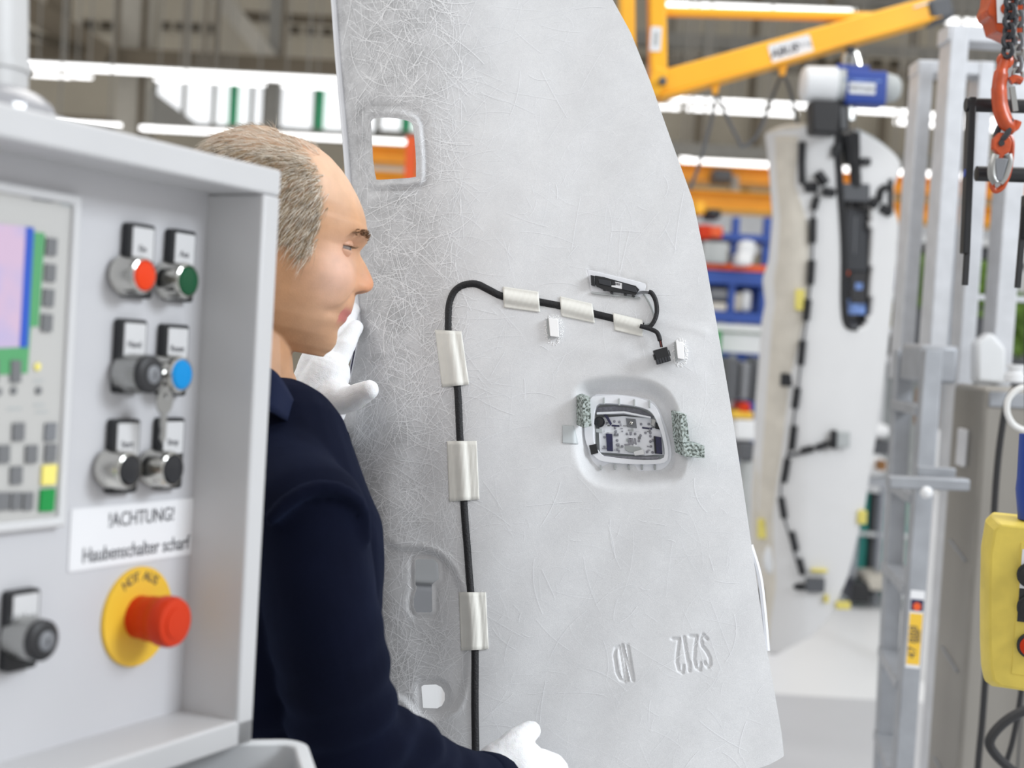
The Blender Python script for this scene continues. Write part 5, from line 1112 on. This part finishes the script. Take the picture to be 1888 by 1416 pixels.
# dome beside the cabinet top and tray below
dc = BF.p(*bq(-24, 150, -.085), -.085)
tz = BF.p(bq(-24, 150, -.085)[0], -.001, -.085)
dn = thing('signal_dome', 'pale glassy domed column standing on top of the control cabinet', 'signal lamp', tz)
df = Fr(tz, R, U); df.Z = U; df.Y = -F; s_ = (tz - CAM).dot(F) / FPX
hs = (tz - P(-24, 165, (tz - CAM).dot(F))).length
MB().lathe(df, [(.047, 0), (.0475, hs * .35), (.046, hs * .55), (.040, hs * .8), (.030, hs * 1.0), (.028, hs * 1.02)], 40).build('dome', mat('dome_glass', (160, 160, 164), .12, var=.03, coat=1), dn)
MB().lathe(df, [(.0285, hs * .98), (.0285, hs + .10), (.027, hs + .12)], 40).build('column', 'column_grey', dn)
MB().lathe(df, [(.0305, hs + .012), (.0305, hs + .02)], 40).build('seam_ring', 'column_grey', dn)
# handled tray under the cabinet
ty = P(520, 1400, 1.12); tf = Fr(ty, Vector((1, .25, 0)), Vector((-.25, 1, 0)))
tray = thing('plastic_tray', 'pale grey plastic tray with rounded rim under the control cabinet', 'tray', ty - Vector((0, 0, .06)))
zt_ = 0
def tpx(x, y): r = ray(x, y); t = (ty.z - CAM.z) / r.z; w_ = CAM + r * t - ty; return (w_.dot(tf.X), w_.dot(tf.Y))
c1 = tpx(575, 1392)
ox0, ox1, oy0, oy1 = -.36, c1[0], c1[1] - .22, c1[1] + .045
O_ = rrect(ox0, ox1, oy0, oy1, .022, 6); I_ = rrect(ox0 + .012, ox1 - .012, oy0 + .012, oy1 - .012, .014, 6)
MB().ring(O_, I_, -.035, 0, tf).build('rim', 'machine_white', tray, bevel=.002)
MB().prism(rrect(ox0 + .003, ox1 - .003, oy0 + .003, oy1 - .003, .02, 6), -.06, -.035, tf).build('tray_floor', 'grey_deep', tray)
# ================================================================== the worker
HS = .000564; HA = math.radians(11)
def hl_(px, py): dx, dy = (px - 500) * HS, (440 - py) * HS; return dx * math.cos(HA) - dy * math.sin(HA), dx * math.sin(HA) + dy * math.cos(HA)
PROF = [(470, 237), (500, 238), (551, 250), (585, 269), (612, 290), (634, 315), (648, 336), (661, 360), (671, 384), (676, 402), (678.5, 422), (680, 436), (678, 446), (671, 455), (664, 464), (662, 478), (661, 495), (660, 515), (659, 532), (657, 545), (655, 556), (653, 565), (650.5, 574), (648, 580), (641, 586), (640.5, 592), (634, 599), (627, 605), (623, 613), (623, 626), (620, 638), (612, 649), (599, 657)]
pl = sorted([hl_(*q) for q in PROF], key=lambda t: t[1]); PZ = [q[1] for q in pl]; PX = [q[0] for q in pl]
NOSE = [(664, 462), (668, 472), (676, 485), (683, 500), (688, 511), (691, 520), (691, 526), (688, 533), (680, 538.5), (669, 541.5), (660, 542.5)]
nl = sorted([hl_(*q) for q in NOSE], key=lambda t: t[1]); NZ = [q[1] for q in nl]; NX = [q[0] for q in nl]
BZ = [-.112, -.09, -.06, -.03, 0, .03, .06, .09, .106, .114]; BX = [.0, -.045, -.082, -.098, -.104, -.106, -.100, -.082, -.058, -.03]
WZ = [-.112, -.104, -.09, -.075, -.055, -.03, 0, .02, .045, .07, .09, .104, .111, .1145]; WY = [.018, .028, .041, .050, .058, .0655, .0705, .0735, .0755, .071, .059, .042, .026, .008]
yaw = math.radians(9)
HO = P(500, 440, 1.50)
hx = R * math.cos(yaw) + F * math.sin(yaw); hy = -R * math.sin(yaw) + F * math.cos(yaw)     # hy points away from the camera: his left
hX = hx * math.cos(HA) - U * math.sin(HA); hZ = (U * math.cos(HA) + hx * math.sin(HA)); hX = (hX).normalized()
HF = Fr(HO, hX, hy); HF.X = hX; HF.Y = hy; HF.Z = hZ.normalized()
HF.X = (HF.X / math.cos(yaw) * 1.0).normalized()
_z = np.linspace(-.13, .13, 521); _x = np.interp(_z, PZ, PX); _k = np.exp(-(np.linspace(-60, 60, 121) * .0005 / .011) ** 2); _k /= _k.sum(); _xs = np.convolve(np.pad(_x, 60, 'edge'), _k, 'valid')
def g2(a, b, sa, sb): return math.exp(-(a / sa) ** 2 - (b / sb) ** 2)
def head_pt(z, th):
    """th: 0 front .. pi back; sign gives the side"""
    xf0 = np.interp(z, PZ, PX); xf = np.interp(z, _z, _xs) if z < .075 else xf0; xb = np.interp(z, BZ, BX); w_ = np.interp(z, WZ, WY); xc = min(-.005, (xf + xb) / 2 + .002)
    c, s = math.cos(th), math.sin(th); y = w_ * math.copysign(abs(s) ** .92, s)
    if c >= 0:
        e = 1.0 if z > .03 else .86; x = xc + (xf - xc) * abs(c) ** e
        # flatten the front plane between the cheeks
        fl = max(0, 1 - (abs(y) / max(w_, .01)) ** 3.0) ** .5
        x = x * .55 + (xc + (xf - xc) * fl) * .45
    else: x = xc + (xb - xc) * abs(c) ** .95
    ay = abs(y)
    if c > 0:
        if z < .075: x += (xf0 - xf) * math.exp(-(ay / (.017 if z < -.03 else .03)) ** 2)
        x -= .0105 * g2(ay - .031, z - .003, .016, .0115)        # eye sockets
        x += .0025 * g2(ay - .026, z - .021, .018, .007)         # brow ridge
        x += .0035 * g2(ay - .043, z + .028, .017, .014)         # cheekbones
        x -= .0030 * g2(ay - .044, z + .064, .014, .016)         # hollow cheeks
        x -= .0034 * g2(ay - (.019 - (z + .04) * .5), z + .048, .0045, .016); x -= .0012 * g2(ay - .052, z - .004, .009, .003)         # nasolabial fold
        x -= .005 * g2(ay - .030, z + .0645, .010, .006)       # mouth corner
        if NZ[0] < z < NZ[-1]:
            nx = np.interp(z, NZ, NX) - xf0; t = (NZ[-1] - z) / (NZ[-1] - NZ[0]); wn = .0075 + .0075 * t ** 1.5
            if nx > 0: x += nx * math.exp(-(ay / wn) ** 2.6)
        x += .0045 * g2(ay - .0135, z + .0315, .0052, .0062)      # nostril wings
        x -= .0060 * g2(ay - .0085, z + .0395, .0036, .0026)
    y2 = y + math.copysign(.0035, y) * g2(x - .055, z + .022, .03, .02) - math.copysign(.003, y) * g2(x - .06, z - .045, .02, .03)
    return x, y2
zs = np.concatenate([np.linspace(-.112, .03, 150), np.linspace(.031, .1145, 56)])
ths = [math.pi * (abs(t) ** 1.35) * math.copysign(1, t) for t in np.linspace(-1, 1, 181)[:-1]]
v = []; f = []; n = len(ths)
for z in zs:
    for th in ths: x, y = head_pt(z, th); v.append((x, y, z))
for j in range(len(zs) - 1):
    for i in range(n): f.append((j * n + i, j * n + (i + 1) % n, (j + 1) * n + (i + 1) % n, (j + 1) * n + i))
xt = np.interp(.116, PZ, PX); v += [(-.01, 0, .1155), (.03, 0, -.1125)]; tp, bt = len(v) - 2, len(v) - 1
for i in range(n): f.append((tp, (len(zs) - 1) * n + i, (len(zs) - 1) * n + (i + 1) % n)); f.append((bt, (i + 1) % n, i))
body = MB(); body.v = [HF.p(*q) for q in v]; body.f = f
# tapered capsules joined, then remeshed into one skin
def capsule(mb, chain, n=18):
    pts = [Vector(p) for p, r in chain]; rs = [r for p, r in chain]
    for i in range(len(pts) - 1):
        a, b = pts[i], pts[i + 1]; ra, rb = rs[i], rs[i + 1]; t = b - a; L = t.length
        fr = Fr(a, t.orthogonal(), t.cross(t.orthogonal())); fr.Z = t.normalized(); fr.Y = fr.Z.cross(fr.X)
        prof = [(ra * math.sin(q), -ra * math.cos(q)) for q in np.linspace(.08, math.pi / 2, 6)] + [(rb * math.sin(q), L - rb * math.cos(q)) for q in np.linspace(math.pi / 2, math.pi - .08, 6)]
        mb.lathe(fr, prof, n)
def remesh(mb, voxel, smooth=4, fac=.5):
    me = bpy.data.meshes.new('t'); me.from_pydata([tuple(q) for q in mb.v], [], mb.f); me.update()
    import bmesh
    bm = bmesh.new(); bm.from_mesh(me); bmesh.ops.recalc_face_normals(bm, faces=bm.faces); bm.to_mesh(me); bm.free()
    o = bpy.data.objects.new('t', me); C.objects.link(o)
    r = o.modifiers.new('r', 'REMESH'); r.mode = 'VOXEL'; r.voxel_size = voxel
    if smooth: s_ = o.modifiers.new('s', 'SMOOTH'); s_.factor = fac; s_.iterations = smooth
    bpy.context.view_layer.update(); e = o.evaluated_get(bpy.context.evaluated_depsgraph_get()); m2 = bpy.data.meshes.new_from_object(e)
    vs = np.empty(len(m2.vertices) * 3); m2.vertices.foreach_get('co', vs); fs = [tuple(p.vertices) for p in m2.polygons]
    nr = np.empty(len(m2.vertices) * 3); m2.vertex_normals.foreach_get('vector', nr)
    bpy.data.objects.remove(o); bpy.data.meshes.remove(m2); bpy.data.meshes.remove(me)
    return vs.reshape(-1, 3), fs, nr.reshape(-1, 3)
# ears
for sgn in (-1, 1):
    e0 = (-.022, sgn * .073, -.006)
    fr = Fr(HF.p(*e0), HF.X * .93 - HF.Y * sgn * -.25, HF.Z)
    body.ball(HF.p(e0[0], e0[1] + sgn * .004, e0[2]), .015, .0045, .029, fr=Fr(HF.o, HF.X, HF.Y), n=16, m=12)
    body.tube(spline([HF.p(e0[0] + a, e0[1] + sgn * .010, e0[2] + b) for a, b in ((.012, -.006), (.013, .012), (.006, .028), (-.008, .031), (-.018, .018), (-.015, -.004), (-.006, -.022), (.004, -.030), (.009, -.022))], 4), .0042, 10)
# neck and hidden trunk, hips and legs: one continuous body
nk0 = HF.p(-.018, 0, -.050); nk1 = P(448, 735, 1.50)
capsule(body, [(HF.p(-.030, 0, -.050), .052), (HF.p(-.045, 0, -.10), .052), (nk1, .060)]); capsule(body, [(HF.p(-.004, 0, -.085), .040), (P(456, 735, 1.49), .050)])
ch_ = P(400, 980, 1.50); hip = Vector((ch_.x - .06, ch_.y + .02, .95))
def lat(p, k): return p + (F * k)                       # across the shoulders: towards and away from the camera
capsule(body, [(nk1, .06), (P(430, 830, 1.5), .085), (ch_, .11), (hip, .12)])
for k in (-1, 1):
    kn = Vector((hip.x + .05, hip.y + .10 * k, .50)); an_ = Vector((hip.x + .02, hip.y + .12 * k, .09))
    capsule(body, [(lat(hip, .08 * k), .085), (kn, .058), (an_, .04), (an_ + Vector((.13, 0, -.045)), .035)])
bvx, bfc, bnr = remesh(body, .0017, 2, .5)
man = thing('person', 'balding man in navy work jacket and white gloves holding the headliner', 'person', (hip.x, hip.y, 0))
bd = obj_from('body', bvx, bfc, None, man, ang=180)
# skin colour by region; cheek shade, cheek and forehead highlights painted in
loc_ = np.stack([(bvx - np.array(HF.o)) @ np.array(q) for q in (HF.X, HF.Y, HF.Z)], 1); lx_, ly_, lz_ = loc_.T
base = np.tile(np.array(lin((200, 152, 114))), (len(bvx), 1))
def mixc(m, c): global base; m = np.clip(m, 0, 1)[:, None]; base = base * (1 - m) + np.array(lin(c)) * m
ga = lambda a, s: np.exp(-(a / s) ** 2)
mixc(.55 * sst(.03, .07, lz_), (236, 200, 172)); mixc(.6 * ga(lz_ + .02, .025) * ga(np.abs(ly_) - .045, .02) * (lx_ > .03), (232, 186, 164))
mixc(.45 * (lx_ > .0) * sst(-.045, -.075, lz_) * 1.0, (186, 146, 116)); mixc(.5 * ga(lx_ - .115, .02) * ga(lz_ + .028, .02), (214, 140, 104))
lipm = (lx_ > np.interp(lz_, PZ, PX) - .016) * np.clip(ga(lz_ + .0655, .0075) * 1.5, 0, 1) * (np.abs(ly_) < .024); mixc(.95 * lipm, (186, 104, 96))
mixc(.5 * ga(np.abs(ly_) - .031, .016) * ga(lz_ - .004, .012) * (lx_ > .05), (190, 140, 112)); mixc(.5 * sst(.02, -.03, lx_) * sst(.02, -.02, lz_), (204, 138, 96))
mixc(.45 * sst(.065, .02, lx_) * sst(.05, .0, lz_), (182, 132, 90)); mixc(.35 * ga(lx_ - .072, .018) * ga(lz_ + .03, .035), (236, 200, 186))  # near-cheek shade and pinkish front-cheek highlight put into the skin tone
mixc(.8 * ga(np.abs(ly_) - .0085, .004) * ga(lz_ + .0395, .003) * (lx_ > .08), (90, 44, 30))  # nostril darkness painted over the shallow dip
hm_ = sst(.004, -.004, sd_poly(lx_, lz_, [hl_(*q) for q in ((542, 262), (566, 292), (589, 337), (597, 380), (590, 412), (582, 440), (572, 470), (562, 492), (550, 480), (536, 462), (521, 456))] + [(-.004, .006), (-.012, .022), (-.034, .02), (-.040, -.02), (-.045, -.06), (-.14, -.075), (-.14, .13), (-.02, .13)])) * (lz_ > -.085)
mixc(.6 * hm_, (158, 134, 108))
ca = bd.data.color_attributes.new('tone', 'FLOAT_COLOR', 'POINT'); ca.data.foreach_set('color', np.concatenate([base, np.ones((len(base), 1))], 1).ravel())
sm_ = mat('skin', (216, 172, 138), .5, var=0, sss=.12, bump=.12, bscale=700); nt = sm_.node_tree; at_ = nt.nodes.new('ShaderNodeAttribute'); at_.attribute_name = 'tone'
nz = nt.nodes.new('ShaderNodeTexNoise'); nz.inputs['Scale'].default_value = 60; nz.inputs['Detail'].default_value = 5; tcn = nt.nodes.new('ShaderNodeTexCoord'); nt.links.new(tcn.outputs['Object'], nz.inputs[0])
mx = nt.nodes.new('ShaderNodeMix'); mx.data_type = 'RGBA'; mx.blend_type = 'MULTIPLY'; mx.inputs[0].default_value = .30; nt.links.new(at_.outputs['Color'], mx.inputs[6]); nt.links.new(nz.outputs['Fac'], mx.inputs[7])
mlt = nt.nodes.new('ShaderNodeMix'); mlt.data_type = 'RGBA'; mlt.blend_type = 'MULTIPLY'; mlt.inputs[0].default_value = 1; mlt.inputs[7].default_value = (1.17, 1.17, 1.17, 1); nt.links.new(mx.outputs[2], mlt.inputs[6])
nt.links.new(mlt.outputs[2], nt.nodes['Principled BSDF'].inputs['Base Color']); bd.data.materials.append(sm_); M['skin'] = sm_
# eyes, lids, brows, lashes
mm('eye_white', (140, 128, 122), .2, var=0, coat=1); mm('iris', (46, 54, 60), .15, var=0, coat=1)
mm('brow_hair', (140, 114, 88), .7, var=.2, vscale=300); mm('hair_dark', (150, 128, 98), .55, var=.25, vscale=120); mm('hair_light', (214, 204, 188), .5, var=.15, vscale=120)
mm('lid_skin', (206, 158, 130), .5, var=0)
for sgn in (-1, 1):
    ec_ = HF.p(.0715, sgn * .0315, .0035); ey = MB().ball(ec_, .0118, fr=HF, n=24, m=16).build('eyeball', 'eye_white', man)
    gz = (HF.X * 1.0 + HF.Z * -.10 + HF.Y * 0.02).normalized(); fe = Fr(ec_, gz.orthogonal(), gz.cross(gz.orthogonal())); fe.Z = gz
    MB().lathe(fe, [(.0052, .0104), (.0050, .0112), (.003, .0119), (.0005, .0121)], 20).build('iris', 'iris', ey)
    v = []; f = []
    for (lo, hi) in ((7, 80), (-75, -11)):
        b0 = len(v)
        for a in range(9):
            el = math.radians(lo + (hi - lo) * a / 8)
            for k in range(17): az = math.radians(-85 + 170 * k / 16); e2 = el * (1 - .0 * abs(az)); 
            for k in range(17):
                az = math.radians(-85 + 170 * k / 16); sq = 1 - .28 * (az / 1.48) ** 2; e2 = el * (sq if a == 0 else 1)
                v.append(HF.p(.0715 + .0133 * math.cos(e2) * math.cos(az), sgn * .0315 + .0133 * math.cos(e2) * math.sin(az), .0035 + .0133 * math.sin(e2)))
        for a in range(8):
            for k in range(16): q = b0 + a * 17 + k; f.append((q, q + 1, q + 18, q + 17))
    ld = obj_from('eyelids', v, f, 'lid_skin', man, ang=180); so = ld.modifiers.new('t', 'SOLIDIFY'); so.thickness = .0012; so.offset = 0
    mb = MB(); rb = random.Random(3)
    for k in range(70):
        t = rb.random(); yy = .014 + t * .034; zz = .0195 + .0045 * math.sin(t * 2.6) - .003 * t + rb.uniform(-.0032, .0032)
        # find the surface near by marching along X
        d2 = (np.abs(ly_ - sgn * yy) < .002) & (np.abs(lz_ - zz) < .002) & (lx_ > .04); xx = lx_[d2].max() if d2.any() else .09
        p = HF.p(xx - .0002, sgn * yy, zz); q = p + HF.X * .0016 + HF.Y * sgn * .006 + HF.Z * (.0022 - .003 * t); mb.tube([p, (p + q) / 2 + HF.X * .0008, q], [.0006, .0005, .0002], 4)
    br = mb.build('eyebrow', 'brow_hair', man); br['kind'] = 'stuff'
    mb = MB()
    for k in range(15):
        az = math.radians(-60 + 120 * k / 14); e2 = math.radians(6); dr = HF.X * math.cos(az) + HF.Y * math.sin(az)
        p = ec_ + dr * .0132 * math.cos(e2) + HF.Z * .0132 * math.sin(e2); mb.tube([p, p + dr * .004 + HF.Z * .0002, p + dr * .0065 + HF.Z * .002], [.0003, .0002, .0001], 4)
    mb.build('eyelashes', 'brow_hair', man)['kind'] = 'stuff'
# hair: short strands combed back over the sides, thin on the crown
HP = [hl_(*q) for q in ((542, 262), (566, 292), (589, 337), (597, 380), (590, 412), (582, 440), (572, 470), (562, 492), (550, 480), (536, 462), (521, 456))] + [(-.004, .006), (-.012, .022), (-.034, .02), (-.040, -.02), (-.045, -.06), (-.14, -.075), (-.14, .13), (-.02, .13)]
def inpoly(x, z): return sd_poly(x, z, HP) < 0
side = inpoly(lx_, lz_) & (lz_ > -.085); tris = []
rh = np.random.RandomState(4)
fc = np.array([q[:4] if len(q) >= 4 else q + (q[0],) for q in bfc]); cen = bvx[fc].mean(1); cl = np.stack([(cen - np.array(HF.o)) @ np.array(q) for q in (HF.X, HF.Y, HF.Z)], 1)
nrm_ = bnr[fc].mean(1)
soft = rh.randn(len(cl)) * .0028
sd_ = sd_poly(cl[:, 0], cl[:, 2], HP) + soft
cand = np.where((sd_ < 0) & (cl[:, 2] > -.085) & ((np.abs(cl[:, 1]) > .03) | (cl[:, 2] > .03) | (cl[:, 0] < -.05)))[0]
top = (cl[cand, 2] > .085); keepp = np.where(top, rh.rand(len(cand)) < .45, True); cand = cand[keepp]
extra = np.where((cl[:, 2] > .088) & (cl[:, 0] > 0) & (cl[:, 0] < .034) & (np.abs(cl[:, 1]) < .05))[0]
def strands(ids, cnt, name, m, ln, wd):
    ids = rh.choice(ids, cnt); V = []; Fc = []
    X_, Y_, Z_ = (np.array(q) for q in (HF.X, HF.Y, HF.Z))
    for i in ids:
        p = cen[i]; nn = nrm_[i]; l = cl[i]
        down = 0.35 + 1.0 * float(np.clip((.085 - l[2]) / .06, 0, 1)); d = -X_ * (.75 if l[2] > -.0 else .45) - Z_ * down * (1 if abs(l[1]) > .02 or l[0] < 0 else .2) + rh.randn(3) * .22
        if l[2] > .09: d = -X_ * .8 + Y_ * np.sign(l[1]) * .2 + rh.randn(3) * .3
        d = d - nn * d.dot(nn); d /= np.linalg.norm(d) + 1e-9; L = ln * (.6 + .8 * rh.rand()); s_ = np.cross(nn, d) * wd * (.6 + .8 * rh.rand()); b0 = len(V); lift = .0014 + .0036 * rh.rand()
        for k in range(4):
            t = k / 3; c_ = p + d * L * t + nn * (lift * math.sin(t * 2.2) - .0003) ; ww = (1 - t) ** .6 if k < 3 else .1; V += [c_ - s_ * ww, c_ + s_ * ww]
        for k in range(3): Fc.append((b0 + 2 * k, b0 + 2 * k + 1, b0 + 2 * k + 3, b0 + 2 * k + 2))
    o = obj_from(name, V, Fc, m, man, ang=180); o['kind'] = 'stuff'; return o
cd_ = cand[(cl[cand, 2] < .078) | (rh.rand(len(cand)) < .12)]
strands(cd_, 8500, 'hair', 'hair_dark', .017, .00028); o = strands(cand, 8000, 'grey_hair', 'hair_light', .018, .00026); strands(extra, 500, 'crown_hair', 'hair_light', .016, .0002)

# jacket: one cloth surface round trunk, shoulder and right arm
jk = MB()
d0 = 1.36
sh_ = P(565, 955, 1.33); up2 = P(590, 1120, 1.31); up3 = P(628, 1290, 1.31); el = P(652, 1400, 1.33); fa_ = P(790, 1436, 1.42); wr = P(905, 1450, 1.52)
capsule(jk, [(sh_, .058), (up2, .053), (up3, .051), (el, .056)], 24); capsule(jk, [(el, .060), (P(720, 1405, 1.37), .054), (fa_, .043), (wr, .031)], 24)
capsule(jk, [(P(425, 830, 1.50), .085), (P(400, 980, 1.50), .125), (P(380, 1250, 1.5), .135), (Vector((hip.x, hip.y, .98)), .135)], 28)
capsule(jk, [(P(480, 800, 1.46), .055), (P(530, 890, 1.37), .050), (sh_, .060)], 24); capsule(jk, [(P(500, 850, 1.44), .085), (P(520, 1000, 1.40), .10), (P(500, 1250, 1.42), .11)], 24)
capsule(jk, [(P(440, 780, 1.50), .07), (P(470, 860, 1.66), .06)], 24)
lsh = P(470, 870, 1.68); lel = P(440, 900, 1.86) ; lel = P(500, 960, 1.84); lwr = P(583, 815, 1.80)
capsule(jk, [(lsh, .062), (lel, .052), (lwr, .034)], 20)
# neckband
jk.tube(spline([P(x, y, d) for x, y, d in ((470, 690, 1.42), (500, 722, 1.40), (530, 764, 1.42), (545, 778, 1.48), (540, 762, 1.56), (500, 735, 1.60), (440, 705, 1.60))], 5), .012, 10)
jk.tube(spline([P(x, y, d) for x, y, d in ((490, 964, 1.262), (530, 925, 1.262), (575, 902, 1.268), (620, 900, 1.275), (655, 918, 1.29), (672, 950, 1.305), (674, 1000, 1.31))], 5), .0085, 10)
jv, jf, jn = remesh(jk, .0042, 6, .5)
# folds: creases around the elbow and soft drape
dd = np.zeros(len(jv)); 
ax_ = np.array((el - sh_).normalized()); along = (jv - np.array(sh_)) @ ax_
near = np.exp(-((np.linalg.norm(jv - np.array(el), axis=1)) / .10) ** 2)
dd += .0042 * near * np.sin(along * 170 + (jv[:, 1]) * 60)
for i in range(len(jv)): dd[i] += .0045 * mnoise.noise(Vector(jv[i]) * 9) + .002 * mnoise.noise(Vector((jv[i][0] * 14, jv[i][1] * 30, jv[i][2] * 9)))
jv = jv + jn * dd[:, None]
nm = mat('navy_cloth', (9, 13, 30), .9, var=.12, vscale=16, bump=.35, bscale=1500, spec=.08); bs = nm.node_tree.nodes['Principled BSDF']; bs.inputs['Sheen Weight'].default_value = .05; bs.inputs['Sheen Roughness'].default_value = .5; bs.inputs['Sheen Tint'].default_value = (.25, .4, .9, 1); M['navy'] = nm
obj_from('jacket', jv, jf, 'navy', man, ang=180)
# stand collar flap and sleeve cuffs
def sheet(name, grid, m, th_=.003, par=man):
    r_, c_ = len(grid), len(grid[0]); v = [p for row in grid for p in row]; f = [(j * c_ + i, (j + 1) * c_ + i, (j + 1) * c_ + i + 1, j * c_ + i + 1) for j in range(r_ - 1) for i in range(c_ - 1)]
    o = obj_from(name, v, f, m, par, ang=180); so = o.modifiers.new('t', 'SOLIDIFY'); so.thickness = th_; so.offset = 0; return o
mm('navy_light', (18, 27, 54), .85, var=.1, vscale=14, bump=.3, bscale=1500, spec=.2)
up_ = spline([P(x, y, d) for x, y, d in ((450, 672, 1.40), (480, 672, 1.37), (505, 684, 1.36), (528, 716, 1.375), (546, 752, 1.41), (552, 772, 1.45))], 5)
lo_ = spline([P(x, y, d) for x, y, d in ((445, 770, 1.36), (480, 758, 1.345), (500, 760, 1.345), (520, 772, 1.36), (545, 786, 1.41), (556, 790, 1.46))], 5)
sheet('collar', [[a * (1 - t) + b * t for a, b in zip(up_, lo_)] for t in np.linspace(0, 1, 6)], 'navy_light')
rt = (wr - fa_).normalized(); mb = MB(); fr = Fr(wr + rt * -.014, rt.orthogonal(), rt.cross(rt.orthogonal())); fr.Z = rt; fr.Y = rt.cross(fr.X)
mb.lathe(fr, [(.0335, -.012), (.0355, -.008), (.0355, .02), (.034, .024), (.030, .024)], 28); mb.build('cuff', 'navy', man)
lt = (lwr - lel).normalized(); fr = Fr(lwr, lt.orthogonal(), lt.cross(lt.orthogonal())); fr.Z = lt; fr.Y = lt.cross(fr.X); mb = MB(); mb.lathe(fr, [(.034, -.01), (.0355, 0), (.0355, .03), (.030, .034)], 24); mb.build('cuff', 'navy', man)
# trousers and shoes (below the frame)
tz_ = MB()
for k in (-1, 1):
    kn = Vector((hip.x + .05, hip.y + .10 * k, .50)); an_ = Vector((hip.x + .02, hip.y + .12 * k, .12)); capsule(tz_, [(lat(hip, .06 * k), .115), (kn, .078), (an_, .062)])
tv, tf2, _ = remesh(tz_, .008, 4); obj_from('trousers', tv, tf2, 'navy', man, ang=180)
for k in (-1, 1):
    s_ = MB(); x, y = hip.x + .02, hip.y + .12 * k; capsule(s_, [(Vector((x - .03, y, .05)), .045), (Vector((x + .08, y, .045)), .045), (Vector((x + .19, y, .035)), .035)])
    sv, sf, _ = remesh(s_, .005, 3); sv[:, 2] = np.maximum(sv[:, 2], .004); obj_from('shoe', sv, sf, 'rubber', man, ang=180)

# gloves: palm and five unequal, bent fingers
def glove(name, palm, fingers, voxel=.0017):
    g = MB()
    for ch in palm: capsule(g, [(P(*q[:3]), q[3]) for q in ch], 18)
    for ch in fingers: capsule(g, [(P(*q[:3]), q[3]) for q in ch], 14)
    gv, gf, gn = remesh(g, voxel, 3, .5)
    for i in range(len(gv)):
        q = Vector(gv[i]); gv[i] += gn[i] * (.0009 * mnoise.noise(q * 60) + .0003 * mnoise.noise(q * 190))
    return obj_from(name, gv, gf, 'glove', man, ang=180)
gl = glove('left_glove', [[(585, 800, 1.775, .027), (580, 765, 1.75, .028), (588, 725, 1.735, .031), (604, 690, 1.735, .028)], [(600, 762, 1.735, .024), (612, 730, 1.72, .023), (628, 735, 1.70, .020)], [(572, 720, 1.745, .027), (592, 672, 1.755, .027), (612, 650, 1.765, .022)], [(588, 786, 1.755, .026), (600, 770, 1.74, .022)]],
   [[(618, 738, 1.71, .0195), (648, 735, 1.685, .0155), (672, 723, 1.668, .0130), (681, 719, 1.662, .0115)],
    [(620, 672, 1.745, .0140), (636, 640, 1.752, .0120), (650, 614, 1.768, .0105), (656, 604, 1.778, .0095)],
    [(606, 660, 1.76, .0140), (626, 622, 1.772, .0125), (642, 588, 1.79, .0110), (650, 572, 1.80, .010)],
    [(592, 652, 1.775, .0135), (612, 608, 1.79, .0120), (632, 574, 1.81, .0105), (640, 560, 1.82, .0095)],
    [(580, 660, 1.79, .0125), (598, 622, 1.805, .0105), (612, 596, 1.82, .009), (620, 584, 1.83, .0085)]])
gr = glove('right_glove', [[(900, 1440, 1.53, .026), (925, 1415, 1.545, .029), (950, 1405, 1.55, .030), (975, 1420, 1.555, .027)], [(915, 1470, 1.54, .026), (950, 1470, 1.555, .026), (985, 1450, 1.56, .022)]],
   [[(930, 1392, 1.545, .0185), (952, 1368, 1.555, .0150), (970, 1354, 1.565, .0128), (978, 1348, 1.57, .0115)],
    [(970, 1404, 1.555, .0150), (1000, 1402, 1.565, .0130), (1020, 1408, 1.575, .0115), (1030, 1416, 1.58, .0105)],
    [(980, 1430, 1.557, .0150), (1014, 1430, 1.567, .0130), (1036, 1440, 1.577, .0115), (1044, 1452, 1.582, .0105)],
    [(978, 1458, 1.559, .0145), (1012, 1464, 1.567, .0125), (1034, 1474, 1.575, .0110), (1042, 1484, 1.58, .010)],
    [(970, 1484, 1.559, .0130), (1000, 1494, 1.565, .0110), (1018, 1504, 1.572, .0095), (1024, 1512, 1.575, .009)]])
